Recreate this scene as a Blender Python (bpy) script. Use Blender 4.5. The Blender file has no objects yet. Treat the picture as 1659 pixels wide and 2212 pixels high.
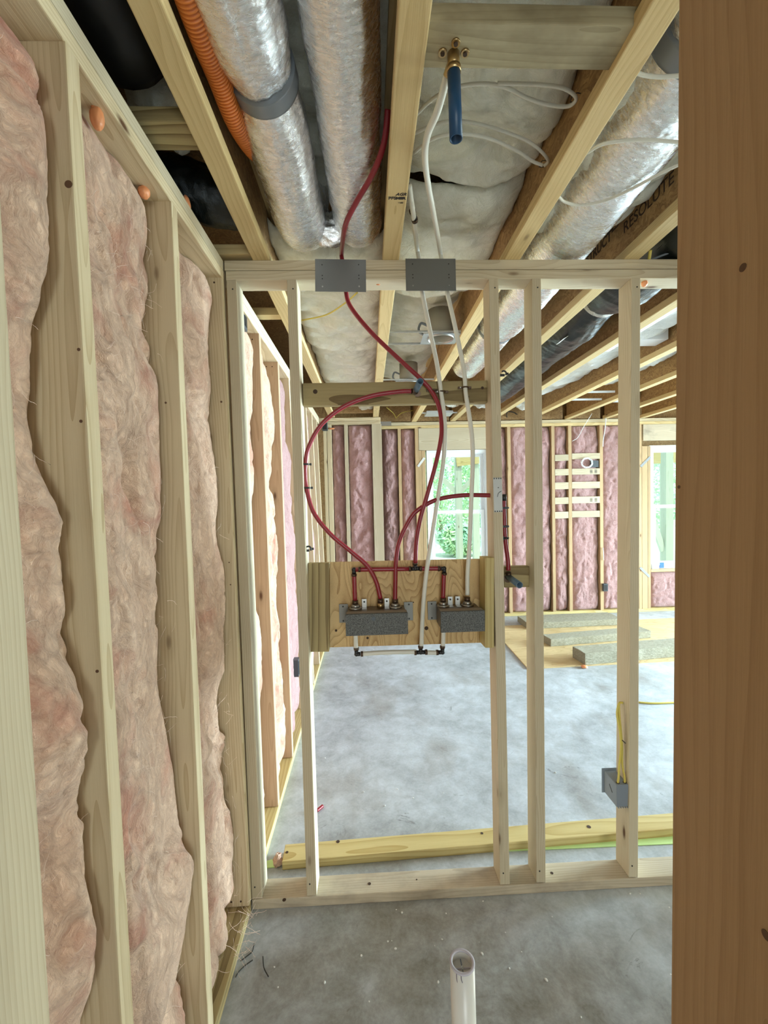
import bpy, bmesh, math, random
from mathutils import Vector, Matrix, noise
random.seed(7)
scene = bpy.context.scene
COL = scene.collection
# ------------------------------------------------------------------ camera, world, light
CAM_H = 1.5422; FPX = 923.13; CX, CY = 829.5, 1106.0
def cam_axes(yaw, pitch, roll):
    w = Vector((math.sin(yaw)*math.cos(pitch), math.cos(yaw)*math.cos(pitch), math.sin(pitch)))
    r = Vector((math.cos(yaw), -math.sin(yaw), 0)); u = r.cross(w)
    return math.cos(roll)*r + math.sin(roll)*u, -math.sin(roll)*r + math.cos(roll)*u, w
CR, CU, CW = cam_axes(.0367, -.0339, -.0234)
cam = bpy.data.cameras.new('camera'); camo = bpy.data.objects.new('camera', cam); COL.objects.link(camo)
cam.sensor_fit = 'HORIZONTAL'; cam.sensor_width = 36; cam.lens = FPX/1659*36; cam.clip_start = .02; cam.clip_end = 200
m = Matrix.Identity(4)
for i in range(3): m[i][0] = CR[i]; m[i][1] = CU[i]; m[i][2] = -CW[i]
m[2][3] = CAM_H; camo.matrix_world = m; scene.camera = camo
W = bpy.data.worlds.new('sky'); scene.world = W; W.use_nodes = True
nt = W.node_tree; bg = nt.nodes['Background']
bg.inputs['Color'].default_value = (.68, .90, 1.0, 1); bg.inputs['Strength'].default_value = 1.8
def area(name, loc, target, sx, sy, power, color):
    L = bpy.data.lights.new(name, 'AREA'); L.shape = 'RECTANGLE'; L.size = sx; L.size_y = sy; L.energy = power; L.color = color
    o = bpy.data.objects.new(name, L); COL.objects.link(o); o.location = loc
    o.rotation_euler = (Vector(target)-Vector(loc)).to_track_quat('-Z', 'Y').to_euler(); return o
area('patio_daylight', (7.25, 3.2, 1.15), (1.2, 2.9, .2), 1.9, 2.1, 430, (.68, .90, 1.0)).data.spread = math.radians(88)
area('added_rear_fill', (5.8, 5.75, 1.15), (1.6, 2.4, 0), 1.8, 2.1, 230, (.66, .89, 1.0))  # added fill through an invented rear opening, brightens the back room floor
area('side_daylight', (7.25, 1.38, 1.30), (0, .9, 1.4), 1.2, 1.8, 245, (.90, 1.0, .86))
area('added_front_fill', (.5, -4.2, 1.5), (.2, 2, 1.5), 1.5, 1.9, 82, (.95, .98, .90))  # added front fill from behind the camera, through an invented doorway
sun = bpy.data.lights.new('sun', 'SUN'); sun.energy = 3.0; sun.angle = .02; sun.color = (1, .98, .9)
so = bpy.data.objects.new('sun', sun); COL.objects.link(so); so.rotation_euler = (math.radians(28), math.radians(12), 0)
vs = scene.view_settings
vs.view_transform = 'Standard'; vs.look = 'None'; vs.exposure = 0.08; vs.gamma = 1.0; vs.use_curve_mapping = False
# ------------------------------------------------------------------ measuring helpers
O = Vector((0, 0, CAM_H))
def ray(px, py): return CW + (px-CX)/FPX*CR - (py-CY)/FPX*CU
def atY(px, py, Y): d = ray(px, py); return O + d*(Y/d.y)
def atX(px, py, X): d = ray(px, py); return O + d*(X/d.x)
def atZ(px, py, Z): d = ray(px, py); return O + d*((Z-CAM_H)/d.z)
KP = .1177/2.467; YP0 = 1.5776            # the partition's front face, slightly out of plumb
def YP(z): return YP0 + KP*z
def P(px, py, dy=0.0): d = ray(px, py); return O + d*((YP0+dy+KP*CAM_H)/(d.y-KP*d.z))
def XofPx(px, Y, z):
    k = (px-CX)/FPX; a = CR - k*CW
    return -(Y*a.y + (z-CAM_H)*a.z)/a.x
def PX(px, z, dy=0.0): Y = YP(z)+dy; return Vector((XofPx(px, Y, z), Y, z))
KL = .0593/2.467; XL0 = -.4756            # the left wall's inner face
def XL(z): return XL0 - KL*z
def LW(px, py, dx=0.0): d = ray(px, py); return O + d*((XL0+dx-KL*CAM_H)/(d.x+KL*d.z))
TOP = 2.467; T = .0381; FY = 5.31; FL = 4.95
# ------------------------------------------------------------------ materials
M = {}
def newmat(name):
    mt = bpy.data.materials.new(name); mt.use_nodes = True; t = mt.node_tree
    b = t.nodes['Principled BSDF']; M[name] = mt; return mt, t, b
def N(t, ty, **kw):
    n = t.nodes.new(ty)
    for k, v in kw.items():
        if k in n.inputs: n.inputs[k].default_value = v
        else: setattr(n, k, v)
    return n
def ramp(t, fac, stops, interp='LINEAR'):
    n = t.nodes.new('ShaderNodeValToRGB'); cr = n.color_ramp; cr.interpolation = interp
    while len(cr.elements) < len(stops): cr.elements.new(.5)
    for e, (p, c) in zip(cr.elements, stops): e.position = p; e.color = (c[0], c[1], c[2], 1)
    t.links.new(fac, n.inputs['Fac']); return n.outputs['Color']
def mixc(t, fac, a, b, mode='MIX'):
    n = t.nodes.new('ShaderNodeMix'); n.data_type = 'RGBA'; n.blend_type = mode
    for s, v in ((n.inputs[0], fac), (n.inputs[6], a), (n.inputs[7], b)):
        if hasattr(v, 'is_linked') or hasattr(v, 'links'): t.links.new(v, s)
        elif isinstance(v, (int, float)): s.default_value = v
        else: s.default_value = (v[0], v[1], v[2], 1)
    return n.outputs[2]
def math_(t, op, a, b=None):
    n = t.nodes.new('ShaderNodeMath'); n.operation = op
    for i, v in enumerate((a, b)):
        if v is None: continue
        if isinstance(v, (int, float)): n.inputs[i].default_value = v
        else: t.links.new(v, n.inputs[i])
    return n.outputs[0]
def plain(name, col, rough=.5, metal=0.0, spec=.5, emit=None):
    mt, t, b = newmat(name)
    b.inputs['Base Color'].default_value = (*col, 1); b.inputs['Roughness'].default_value = rough
    b.inputs['Metallic'].default_value = metal; b.inputs['Specular IOR Level'].default_value = spec
    return mt
def objco(t, scale=(1, 1, 1), rnd=True):
    tc = N(t, 'ShaderNodeTexCoord'); out = tc.outputs['Object']
    if rnd:
        oi = N(t, 'ShaderNodeObjectInfo'); mul = N(t, 'ShaderNodeVectorMath', operation='SCALE'); mul.inputs['Scale'].default_value = 37.0
        cmb = N(t, 'ShaderNodeCombineXYZ'); s2 = math_(t, 'MULTIPLY', oi.outputs['Random'], 2.7); s3 = math_(t, 'MULTIPLY', oi.outputs['Random'], 5.1)
        t.links.new(oi.outputs['Random'], cmb.inputs[0]); t.links.new(s2, cmb.inputs[1]); t.links.new(s3, cmb.inputs[2])
        t.links.new(cmb.outputs[0], mul.inputs[0])
        ad = N(t, 'ShaderNodeVectorMath', operation='ADD'); t.links.new(out, ad.inputs[0]); t.links.new(mul.outputs[0], ad.inputs[1]); rout = ad.outputs[0]
    else: rout = out
    return out, rout
def vscale(t, v, s):
    n = N(t, 'ShaderNodeMapping'); n.inputs['Scale'].default_value = s; t.links.new(v, n.inputs['Vector']); return n.outputs[0]
def noise_(t, v, scale, detail=4, rough=.5, dist=0):
    n = N(t, 'ShaderNodeTexNoise'); n.inputs['Scale'].default_value = scale; n.inputs['Detail'].default_value = detail
    n.inputs['Roughness'].default_value = rough; n.inputs['Distortion'].default_value = dist; t.links.new(v, n.inputs['Vector']); return n.outputs['Fac']
def bump(t, b, h, strength, dist=.002):
    n = N(t, 'ShaderNodeBump'); n.inputs['Strength'].default_value = strength; n.inputs['Distance'].default_value = dist
    t.links.new(h, n.inputs['Height']); t.links.new(n.outputs[0], b.inputs['Normal'])
def wood(name, light, dark, knot=(.10, .045, .02), ringf=150, contrast=.5, rough=.62, knots=.055, stain=None):
    """solid-wood texture: growth rings about a pith running along the board (local z)"""
    mt, t, b = newmat(name)
    raw, co = objco(t)
    warp = N(t, 'ShaderNodeTexNoise'); warp.inputs['Scale'].default_value = 1.0; warp.inputs['Detail'].default_value = 2
    t.links.new(vscale(t, co, (5, 5, 1.3)), warp.inputs['Vector'])
    sub = N(t, 'ShaderNodeVectorMath', operation='SUBTRACT'); t.links.new(warp.outputs['Color'], sub.inputs[0]); sub.inputs[1].default_value = (.5, .5, .5)
    sc = N(t, 'ShaderNodeVectorMath', operation='SCALE'); sc.inputs['Scale'].default_value = .07; t.links.new(sub.outputs[0], sc.inputs[0])
    ad = N(t, 'ShaderNodeVectorMath', operation='ADD'); t.links.new(raw, ad.inputs[0]); t.links.new(sc.outputs[0], ad.inputs[1])
    oi = N(t, 'ShaderNodeObjectInfo')
    px = math_(t, 'MULTIPLY', math_(t, 'SUBTRACT', oi.outputs['Random'], .5), .10)
    pit = N(t, 'ShaderNodeCombineXYZ'); t.links.new(px, pit.inputs[0]); pit.inputs[1].default_value = -.045
    s2 = N(t, 'ShaderNodeVectorMath', operation='SUBTRACT'); t.links.new(ad.outputs[0], s2.inputs[0]); t.links.new(pit.outputs[0], s2.inputs[1])
    fl = N(t, 'ShaderNodeVectorMath', operation='MULTIPLY'); fl.inputs[1].default_value = (1, 1, 0); t.links.new(s2.outputs[0], fl.inputs[0])
    ln = N(t, 'ShaderNodeVectorMath', operation='LENGTH'); t.links.new(fl.outputs[0], ln.inputs[0])
    r = math_(t, 'MULTIPLY', ln.outputs['Value'], ringf)
    saw = math_(t, 'FRACT', r)
    ring = math_(t, 'POWER', saw, 2.2)
    fine = noise_(t, vscale(t, co, (300, 300, 9)), 1.0, 3, .6)
    big = noise_(t, vscale(t, co, (9, 9, 1.2)), 1.0, 3, .5)
    f = math_(t, 'ADD', math_(t, 'MULTIPLY', ring, contrast), math_(t, 'MULTIPLY', math_(t, 'SUBTRACT', fine, .5), .55))
    f = math_(t, 'ADD', f, math_(t, 'MULTIPLY', math_(t, 'SUBTRACT', big, .5), .8))
    col = ramp(t, f, [(0.0, light), (.9, dark)])
    vr = N(t, 'ShaderNodeTexVoronoi'); vr.feature = 'F1'; vr.inputs['Scale'].default_value = 1.0
    t.links.new(vscale(t, co, (7, 7, 2.6)), vr.inputs['Vector'])
    k = ramp(t, vr.outputs['Distance'], [(knots*.55, (1, 1, 1)), (knots*1.5, (0, 0, 0))])
    halo = ramp(t, vr.outputs['Distance'], [(knots*1.2, (1, 1, 1)), (knots*3.2, (0, 0, 0))])
    col = mixc(t, math_(t, 'MULTIPLY', halo, .35), col, tuple(c*.72 for c in dark))
    col = mixc(t, k, col, knot)
    if stain:
        st = noise_(t, vscale(t, co, (3, 3, 2)), 1.5, 5, .6)
        col = mixc(t, ramp(t, st, [(.5, (0, 0, 0)), (.68, (.7, .7, .7))]), col, stain)
    # every board has its own tone
    hv = N(t, 'ShaderNodeHueSaturation'); t.links.new(col, hv.inputs['Color'])
    t.links.new(math_(t, 'ADD', math_(t, 'MULTIPLY', oi.outputs['Random'], .22), .90), hv.inputs['Value'])
    t.links.new(hv.outputs[0], b.inputs['Base Color']); b.inputs['Roughness'].default_value = rough
    b.inputs['Specular IOR Level'].default_value = .25
    bump(t, b, math_(t, 'ADD', fine, math_(t, 'MULTIPLY', ring, .4)), .35, .0012)
    return mt
wood('spruce', (.56, .48, .34), (.39, .30, .185))
wood('spruce_fir', (.63, .52, .34), (.42, .30, .16), ringf=110, contrast=.6)
wood('spruce_orange', (.50, .345, .19), (.34, .215, .10))
wood('spruce_pink', (.53, .38, .25), (.37, .245, .14))
wood('jamb_pine', (.45, .295, .16), (.29, .165, .075), ringf=70, contrast=.35, knots=.03)
wood('flange', (.66, .50, .25), (.46, .31, .13), ringf=120)
wood('treated', (.36, .28, .135), (.15, .10, .04), ringf=42, contrast=.85)
wood('weathered', (.47, .40, .25), (.27, .22, .12), ringf=60, contrast=.5, stain=(.20, .15, .08))
wood('treated_yellow', (.62, .50, .23), (.42, .29, .095), ringf=60, contrast=.7)
wood('plate_dusty', (.58, .49, .36), (.38, .30, .20), stain=(.27, .22, .17))
wood('plywood', (.76, .55, .27), (.50, .31, .12), ringf=22, contrast=.8, knots=.07)
wood('plywood_floor', (.66, .50, .27), (.48, .33, .16), ringf=16, contrast=.7, knots=.03)
wood('outdoor_wood', (.50, .54, .42), (.34, .38, .28), ringf=60)
def plypanel(name, light, dark, sc, n=16):
    mt, t, b = newmat(name); raw, co = objco(t)
    g = noise_(t, vscale(t, co, sc), 1, 2, .45, .35); fr = math_(t, 'POWER', math_(t, 'FRACT', math_(t, 'MULTIPLY', g, n)), 3.0)
    fine = noise_(t, vscale(t, co, tuple(60*c for c in sc)), 1, 3, .6); big = noise_(t, co, 5, 3)
    f = math_(t, 'ADD', math_(t, 'MULTIPLY', fr, .6), math_(t, 'ADD', math_(t, 'MULTIPLY', math_(t, 'SUBTRACT', fine, .5), .5), math_(t, 'MULTIPLY', math_(t, 'SUBTRACT', big, .4), .9)))
    t.links.new(ramp(t, f, [(0, light), (.9, dark)]), b.inputs['Base Color']); b.inputs['Roughness'].default_value = .6; b.inputs['Specular IOR Level'].default_value = .3
    bump(t, b, fine, .3, .001)
plypanel('ply_face', (.66, .46, .22), (.34, .19, .065), (7, 7, 2.2), 20)
plypanel('ply_floor', (.66, .50, .27), (.42, .27, .12), (.9, 5.5, 5), 22)
def osb():
    mt, t, b = newmat('osb'); raw, co = objco(t)
    v = N(t, 'ShaderNodeTexVoronoi'); v.feature = 'F1'; v.inputs['Scale'].default_value = 1; v.inputs['Randomness'].default_value = 1
    wn = N(t, 'ShaderNodeTexNoise'); wn.inputs['Scale'].default_value = 14; t.links.new(co, wn.inputs['Vector'])
    ad = mixc(t, .12, co, wn.outputs['Color'], 'ADD')
    t.links.new(vscale(t, ad, (95, 95, 22)), v.inputs['Vector'])
    n2 = noise_(t, vscale(t, ad, (120, 120, 26)), 1, 4, .65)
    c = ramp(t, v.outputs['Color'], [(0, (.16, .075, .025)), (.45, (.34, .19, .07)), (1, (.58, .38, .16))])
    c = mixc(t, .5, c, ramp(t, n2, [(.3, (.16, .08, .03)), (.7, (.48, .30, .12))]))
    t.links.new(c, b.inputs['Base Color']); b.inputs['Roughness'].default_value = .7
    bump(t, b, n2, .4)
osb()
def fluff(name, lo, hi, spot, spotamt=.5, streak=38):
    mt, t, b = newmat(name); raw, co = objco(t)
    w = N(t, 'ShaderNodeTexNoise'); w.inputs['Scale'].default_value = 5; w.inputs['Detail'].default_value = 4; t.links.new(co, w.inputs['Vector'])
    wp = mixc(t, .35, co, w.outputs['Color'], 'ADD')
    fib = noise_(t, vscale(t, wp, (streak, streak, streak*.35)), 1, 7, .72, .6)
    big = noise_(t, wp, 4.5, 4, .6)
    fine = noise_(t, wp, 170, 3, .7)
    c = ramp(t, math_(t, 'ADD', math_(t, 'MULTIPLY', fib, .75), math_(t, 'MULTIPLY', fine, .25)), [(.28, lo), (.62, hi)])
    s = ramp(t, big, [(.50, (0, 0, 0)), (.72, (1, 1, 1))])
    c = mixc(t, math_(t, 'MULTIPLY', s, spotamt), c, spot)
    t.links.new(c, b.inputs['Base Color']); b.inputs['Roughness'].default_value = .95; b.inputs['Specular IOR Level'].default_value = .05
    b.inputs['Sheen Weight'].default_value = .25; b.inputs['Sheen Roughness'].default_value = .6
    bump(t, b, math_(t, 'ADD', fib, math_(t, 'MULTIPLY', fine, .35)), .9, .012)
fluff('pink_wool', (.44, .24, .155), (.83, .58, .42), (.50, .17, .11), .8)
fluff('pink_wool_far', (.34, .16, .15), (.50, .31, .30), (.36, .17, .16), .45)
fluff('white_wool', (.74, .73, .58), (.92, .91, .80), (.78, .75, .52), .35, 20)
fluff('white_wool_bright', (.70, .71, .68), (.86, .87, .84), (.72, .70, .60), .3, 20)
plain('fibre', (.90, .72, .62), .9, 0, .1)
def foil(name, col, rough=.22, scrim=True, st=.8):
    mt, t, b = newmat(name); raw, co = objco(t)
    b.inputs['Base Color'].default_value = (*col, 1); b.inputs['Metallic'].default_value = 1.0
    n1 = noise_(t, vscale(t, co, (34, 85, 34)), 1, 6, .72, 1.0); n2 = noise_(t, co, 14, 3, .6)
    rr = ramp(t, n1, [(.3, (rough*.6,)*3), (.7, (rough*2.2,)*3)]); t.links.new(rr, b.inputs['Roughness'])
    hgt = math_(t, 'ADD', math_(t, 'MULTIPLY', n1, 1.0), math_(t, 'MULTIPLY', n2, 1.6))
    if scrim:
        wv = N(t, 'ShaderNodeTexVoronoi'); wv.feature = 'DISTANCE_TO_EDGE'; wv.inputs['Scale'].default_value = 70; wv.inputs['Randomness'].default_value = .5
        t.links.new(co, wv.inputs['Vector']); hgt = math_(t, 'ADD', hgt, math_(t, 'MULTIPLY', wv.outputs['Distance'], .25))
    bump(t, b, hgt, st, .006)
foil('foil', (.92, .93, .95), .19, True, .55); foil('foil_old', (.62, .60, .56), .25, True, .9)
foil('galvanized', (.55, .57, .58), .35, False, .25)
plain('steel', (.22, .22, .215), .5, .75)
plain('bright_steel', (.42, .41, .39), .38, 1)
plain('dull_steel', (.20, .19, .17), .5, .8)
plain('zinc', (.42, .42, .40), .5, .6)
plain('brass', (.50, .36, .18), .35, 1)
plain('crimp', (.10, .065, .045), .4, .8)
plain('black_plastic', (.012, .012, .013), .4)
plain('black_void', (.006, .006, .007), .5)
def blackduct():
    mt, t, b = newmat('black_duct_skin'); raw, co = objco(t)
    b.inputs['Base Color'].default_value = (.006, .009, .009, 1); b.inputs['Roughness'].default_value = .30
    b.inputs['Specular IOR Level'].default_value = .55
    n = noise_(t, vscale(t, co, (50, 9, 50)), 1, 5, .7, .5); bump(t, b, n, .6, .006)
blackduct()
plain('red_pex', (.235, .013, .022), .36)
plain('white_pex', (.70, .68, .60), .35)
plain('blue_pex', (.006, .05, .125), .4); plain('grey_blue_pex', (.09, .15, .21), .4)
plain('romex', (.62, .60, .52), .45); plain('romex_yellow', (.62, .50, .10), .45)
plain('orange_conduit', (.66, .19, .03), .45)
plain('grey_plastic', (.22, .25, .29), .45); plain('dark_grey', (.06, .07, .08), .4)
plain('pvc', (.72, .70, .66), .3); plain('pvc_primer', (.55, .52, .60), .4); plain('purple_drip', (.16, .12, .17), .5)
plain('foam_orange', (.72, .28, .12), .4); plain('tape_grey', (.20, .22, .24), .35, .2)
plain('lime_foam', (.60, .82, .36), .6); plain('blue_tape', (.02, .12, .62), .5); plain('label_white', (.7, .7, .68), .5)
plain('vinyl_white', (.80, .84, .88), .35); plain('ink', (.03, .022, .018), .7); plain('ink_brown', (.05, .025, .012), .8)
plain('white_paint', (.82, .85, .88), .5); plain('wire_dark', (.025, .022, .02), .6)
def felt():
    mt, t, b = newmat('grey_felt'); raw, co = objco(t, rnd=False)
    n = noise_(t, co, 260, 4, .8); t.links.new(ramp(t, n, [(.35, (.035, .037, .037)), (.65, (.20, .205, .20))]), b.inputs['Base Color'])
    b.inputs['Roughness'].default_value = .95; bump(t, b, n, .5, .001)
    mt, t, b = newmat('mineral_wool'); raw, co = objco(t)
    n = noise_(t, vscale(t, co, (40, 90, 90)), 1, 5, .7); t.links.new(ramp(t, n, [(.3, (.20, .18, .12)), (.7, (.40, .37, .28))]), b.inputs['Base Color'])
    b.inputs['Roughness'].default_value = .95; bump(t, b, n, .8, .008)
felt()
MUD_DIM = (-3.1+.22, -1.05+.22, .3)
def concrete():
    mt, t, b = newmat('concrete'); tc = N(t, 'ShaderNodeTexCoord'); co = tc.outputs['Object']
    n1 = noise_(t, co, 1.6, 7, .62, .6); n2 = noise_(t, co, 9, 6, .7, .4); n3 = noise_(t, co, 90, 3, .6)
    f = math_(t, 'ADD', math_(t, 'MULTIPLY', n1, .55), math_(t, 'MULTIPLY', n2, .45))
    c = ramp(t, f, [(.34, (.26, .275, .29)), (.48, (.42, .45, .48)), (.62, (.58, .625, .68))])
    w = noise_(t, vscale(t, co, (2.2, 1.2, 1)), 1.0, 4, .6); c = mixc(t, ramp(t, w, [(.52, (0, 0, 0)), (.66, (.5, .5, .5))]), c, (.22, .19, .15))
    v = N(t, 'ShaderNodeTexNoise'); v.inputs['Scale'].default_value = 5; v.inputs['Detail'].default_value = 8; v.inputs['Roughness'].default_value = .75
    v.inputs['Distortion'].default_value = 2.0; t.links.new(co, v.inputs['Vector'])
    pit = ramp(t, v.outputs['Fac'], [(.30, (1, 1, 1)), (.37, (0, 0, 0))]); c = mixc(t, math_(t, 'MULTIPLY', pit, .8), c, (.10, .10, .095))
    # brown mud in the small room, its colour also standing in for dimmer light
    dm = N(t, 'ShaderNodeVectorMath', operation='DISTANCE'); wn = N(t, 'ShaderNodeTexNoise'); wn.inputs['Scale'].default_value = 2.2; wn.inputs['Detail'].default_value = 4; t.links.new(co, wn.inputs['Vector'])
    t.links.new(mixc(t, .45, co, wn.outputs['Color'], 'ADD'), dm.inputs[0]); dm.inputs[1].default_value = MUD_DIM
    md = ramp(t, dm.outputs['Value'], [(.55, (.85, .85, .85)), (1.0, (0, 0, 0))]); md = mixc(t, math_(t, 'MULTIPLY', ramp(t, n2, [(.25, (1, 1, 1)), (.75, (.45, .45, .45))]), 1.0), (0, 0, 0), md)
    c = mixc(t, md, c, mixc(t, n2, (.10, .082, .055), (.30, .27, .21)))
    t.links.new(mixc(t, .12, c, ramp(t, n3, [(.3, (.1, .1, .1)), (.7, (.6, .6, .6))])), b.inputs['Base Color'])
    b.inputs['Roughness'].default_value = .55; b.inputs['Specular IOR Level'].default_value = .35; bump(t, b, n2, .25, .004)
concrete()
def glassmat():
    mt = bpy.data.materials.new('window_glass'); mt.use_nodes = True; t = mt.node_tree; t.nodes.clear(); M['window_glass'] = mt
    o = t.nodes.new('ShaderNodeOutputMaterial'); a = t.nodes.new('ShaderNodeBsdfTransparent'); g = t.nodes.new('ShaderNodeBsdfGlossy')
    a.inputs[0].default_value = (.93, .98, .95, 1); g.inputs['Roughness'].default_value = .02
    x = t.nodes.new('ShaderNodeMixShader'); x.inputs[0].default_value = .05
    t.links.new(a.outputs[0], x.inputs[1]); t.links.new(g.outputs[0], x.inputs[2]); t.links.new(x.outputs[0], o.inputs[0])
    mt, t, b = newmat('leaf'); co = N(t, 'ShaderNodeTexCoord').outputs['Object']
    n = noise_(t, co, 1.3, 3); t.links.new(ramp(t, n, [(.35, (.38, .68, .48)), (.65, (.78, .95, .55))]), b.inputs['Base Color']); b.inputs['Roughness'].default_value = .6
    b.inputs['Transmission Weight'].default_value = 0
    mt, t, b = newmat('ground_pale'); b.inputs['Base Color'].default_value = (.80, .80, .76, 1); b.inputs['Roughness'].default_value = .9
glassmat()
plain('gypsum', (.62, .62, .58), .9); plain('zinc_far', (.30, .31, .32), .7, .1); plain('cover_edge', (.26, .21, .165), .8); plain('knot_brown', (.12, .06, .03), .7)
# ------------------------------------------------------------------ building helpers
def tag(o, label=None, cat=None, group=None, kind=None):
    if label: o['label'] = label
    if cat: o['category'] = cat
    if group: o['group'] = group
    if kind: o['kind'] = kind
    return o
def link(name, me, mat, parent=None, mw=None, smooth=False):
    o = bpy.data.objects.new(name, me); COL.objects.link(o)
    if mat: me.materials.append(M[mat])
    if mw is not None: o.matrix_world = mw
    if parent is not None:
        o.parent = parent
        o.matrix_parent_inverse = PMW.get(parent.name, parent.matrix_world).inverted()
    PMW[o.name] = o.matrix_world.copy() if mw is None else mw.copy()
    if smooth:
        for p in me.polygons: p.use_smooth = True
    return o
PMW = {}
def empty(name, loc):
    o = bpy.data.objects.new(name, None); COL.objects.link(o); o.empty_display_size = .05
    mw = Matrix.Translation(Vector(loc)); o.matrix_world = mw; PMW[o.name] = mw.copy(); return o
def frame(A, B, hint):
    z = (B-A).normalized(); x = hint - z*hint.dot(z); x.normalize(); y = z.cross(x)
    mw = Matrix.Identity(4)
    for i in range(3): mw[i][0] = x[i]; mw[i][1] = y[i]; mw[i][2] = z[i]; mw[i][3] = A[i]
    return mw
def box_bm(bm, x0, x1, y0, y1, z0, z1, bev=0, seg=2):
    vs_ = [bm.verts.new((x, y, z)) for z in (z0, z1) for y in (y0, y1) for x in (x0, x1)]
    fs = [(0, 2, 3, 1), (4, 5, 7, 6), (0, 1, 5, 4), (2, 6, 7, 3), (0, 4, 6, 2), (1, 3, 7, 5)]
    faces = [bm.faces.new([vs_[i] for i in f]) for f in fs]
    if bev > 0:
        es = list({e for f in faces for e in f.edges})
        bmesh.ops.bevel(bm, geom=es, offset=bev, segments=seg, affect='EDGES', profile=.6)
def tomesh(bm, name):
    me = bpy.data.meshes.new(name); bmesh.ops.recalc_face_normals(bm, faces=bm.faces); bm.to_mesh(me); bm.free(); return me
def beam(name, A, B, w, d, hint, mat, parent=None, bev=.0032, **tg):
    """board from A to B; width w along hint, depth d across"""
    A, B = Vector(A), Vector(B); mw = frame(A, B, Vector(hint)); L = (B-A).length
    bm = bmesh.new(); box_bm(bm, -w/2, w/2, -d/2, d/2, 0, L, min(bev, w*.2, d*.2))
    o = link(name, tomesh(bm, name), mat, parent, mw)
    return tag(o, **tg)
def box(name, c, s, mat, parent=None, bev=.001, rot=None, rot2=None, **tg):
    mw = Matrix.Translation(Vector(c))
    if rot2: mw = mw @ Matrix.Rotation(rot2[0], 4, rot2[1])
    if rot: mw = mw @ Matrix.Rotation(rot[0], 4, rot[1])
    bm = bmesh.new(); box_bm(bm, -s[0]/2, s[0]/2, -s[1]/2, s[1]/2, -s[2]/2, s[2]/2, min(bev, min(s)*.2) if bev else 0)
    return tag(link(name, tomesh(bm, name), mat, parent, mw), **tg)
def catmull(pts, n=8):
    pts = [Vector(p) for p in pts]
    if len(pts) < 3: return [pts[0].lerp(pts[-1], i/(n)) for i in range(n+1)]
    q = [pts[0]*2-pts[1]] + pts + [pts[-1]*2-pts[-2]]; out = []
    for i in range(1, len(q)-2):
        p0, p1, p2, p3 = q[i-1:i+3]
        for k in range(n):
            s = k/n; out.append(.5*((2*p1)+(p2-p0)*s+(2*p0-5*p1+4*p2-p3)*s*s+(3*p1-p0-3*p2+p3)*s**3))
    out.append(pts[-1]); return out
def tube_mesh(path, rad, seg=16, cap=True, disp=None, squash=None):
    """rad: float or function(s 0..1, arc); disp(angle, arc, pos)-> extra radius"""
    bm = bmesh.new(); rings = []; n = len(path)
    t0 = (path[1]-path[0]).normalized(); up = Vector((0, 0, 1)) if abs(t0.z) < .9 else Vector((1, 0, 0))
    x = up - t0*up.dot(t0); x.normalize(); arc = 0
    for i, p in enumerate(path):
        tt = (path[min(i+1, n-1)]-path[max(i-1, 0)]).normalized(); x = (x - tt*x.dot(tt)).normalized(); y = tt.cross(x)
        if i: arc += (p-path[i-1]).length
        r = rad(i/(n-1), arc) if callable(rad) else rad; ring = []
        for k in range(seg):
            a = 2*math.pi*k/seg; rr = r + (disp(a, arc, p) if disp else 0)
            v = x*math.cos(a)*rr + y*math.sin(a)*rr
            if squash: v.z *= squash
            ring.append(bm.verts.new(p+v))
        rings.append(ring)
    for a, b in zip(rings, rings[1:]):
        for k in range(seg): bm.faces.new((a[k], a[(k+1) % seg], b[(k+1) % seg], b[k]))
    if cap: bm.faces.new(list(reversed(rings[0]))); bm.faces.new(rings[-1])
    return bm
def tube(name, pts, r, mat, parent=None, seg=14, n=8, disp=None, squash=None, cap=True, **tg):
    bm = tube_mesh(catmull(pts, n), r, seg, cap, disp, squash)
    return tag(link(name, tomesh(bm, name), mat, parent, smooth=True), **tg)
def cyl(name, A, B, r, mat, parent=None, seg=24, r2=None, inner=None, **tg):
    A, B = Vector(A), Vector(B); d = B-A
    if inner is None:
        bm = tube_mesh([A, B], (lambda s, a: r + ((r2 if r2 is not None else r)-r)*s), seg)
    else:   # open pipe with wall thickness
        bm = bmesh.new(); mw = frame(A, B, Vector((1, .01, .02))); rs = []
        for z, q in ((0, r), (d.length, r), (d.length, inner), (0, inner)):
            rs.append([bm.verts.new(mw @ Vector((q*math.cos(2*math.pi*k/seg), q*math.sin(2*math.pi*k/seg), z))) for k in range(seg)])
        for i in range(4):
            a, b = rs[i], rs[(i+1) % 4]
            for k in range(seg): bm.faces.new((a[k], a[(k+1) % seg], b[(k+1) % seg], b[k]))
    o = link(name, tomesh(bm, name), mat, parent)
    for p in o.data.polygons:
        if len(p.vertices) == 4: p.use_smooth = True
    return tag(o, **tg)
def poly_prism(name, pts, thick_vec, mat, parent=None, **tg):
    bm = bmesh.new(); a = [bm.verts.new(p) for p in pts]; b = [bm.verts.new(Vector(p)+Vector(thick_vec)) for p in pts]
    bm.faces.new(a); bm.faces.new(list(reversed(b)))
    for i in range(len(a)): j = (i+1) % len(a); bm.faces.new((a[i], b[i], b[j], a[j]))
    return tag(link(name, tomesh(bm, name), mat, parent), **tg)
def fbm(v, o=5, r=.5):
    s = 0; a = 1; tot = 0
    for _ in range(o): s += a*noise.noise(v); tot += a; a *= r; v = v*2.03
    return s/tot
def ridge(v, o=4):
    s = 0; a = 1; tot = 0
    for _ in range(o): s += a*(1-abs(noise.noise(v))*2); tot += a; a *= .5; v = v*2.1
    return s/tot
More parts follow.
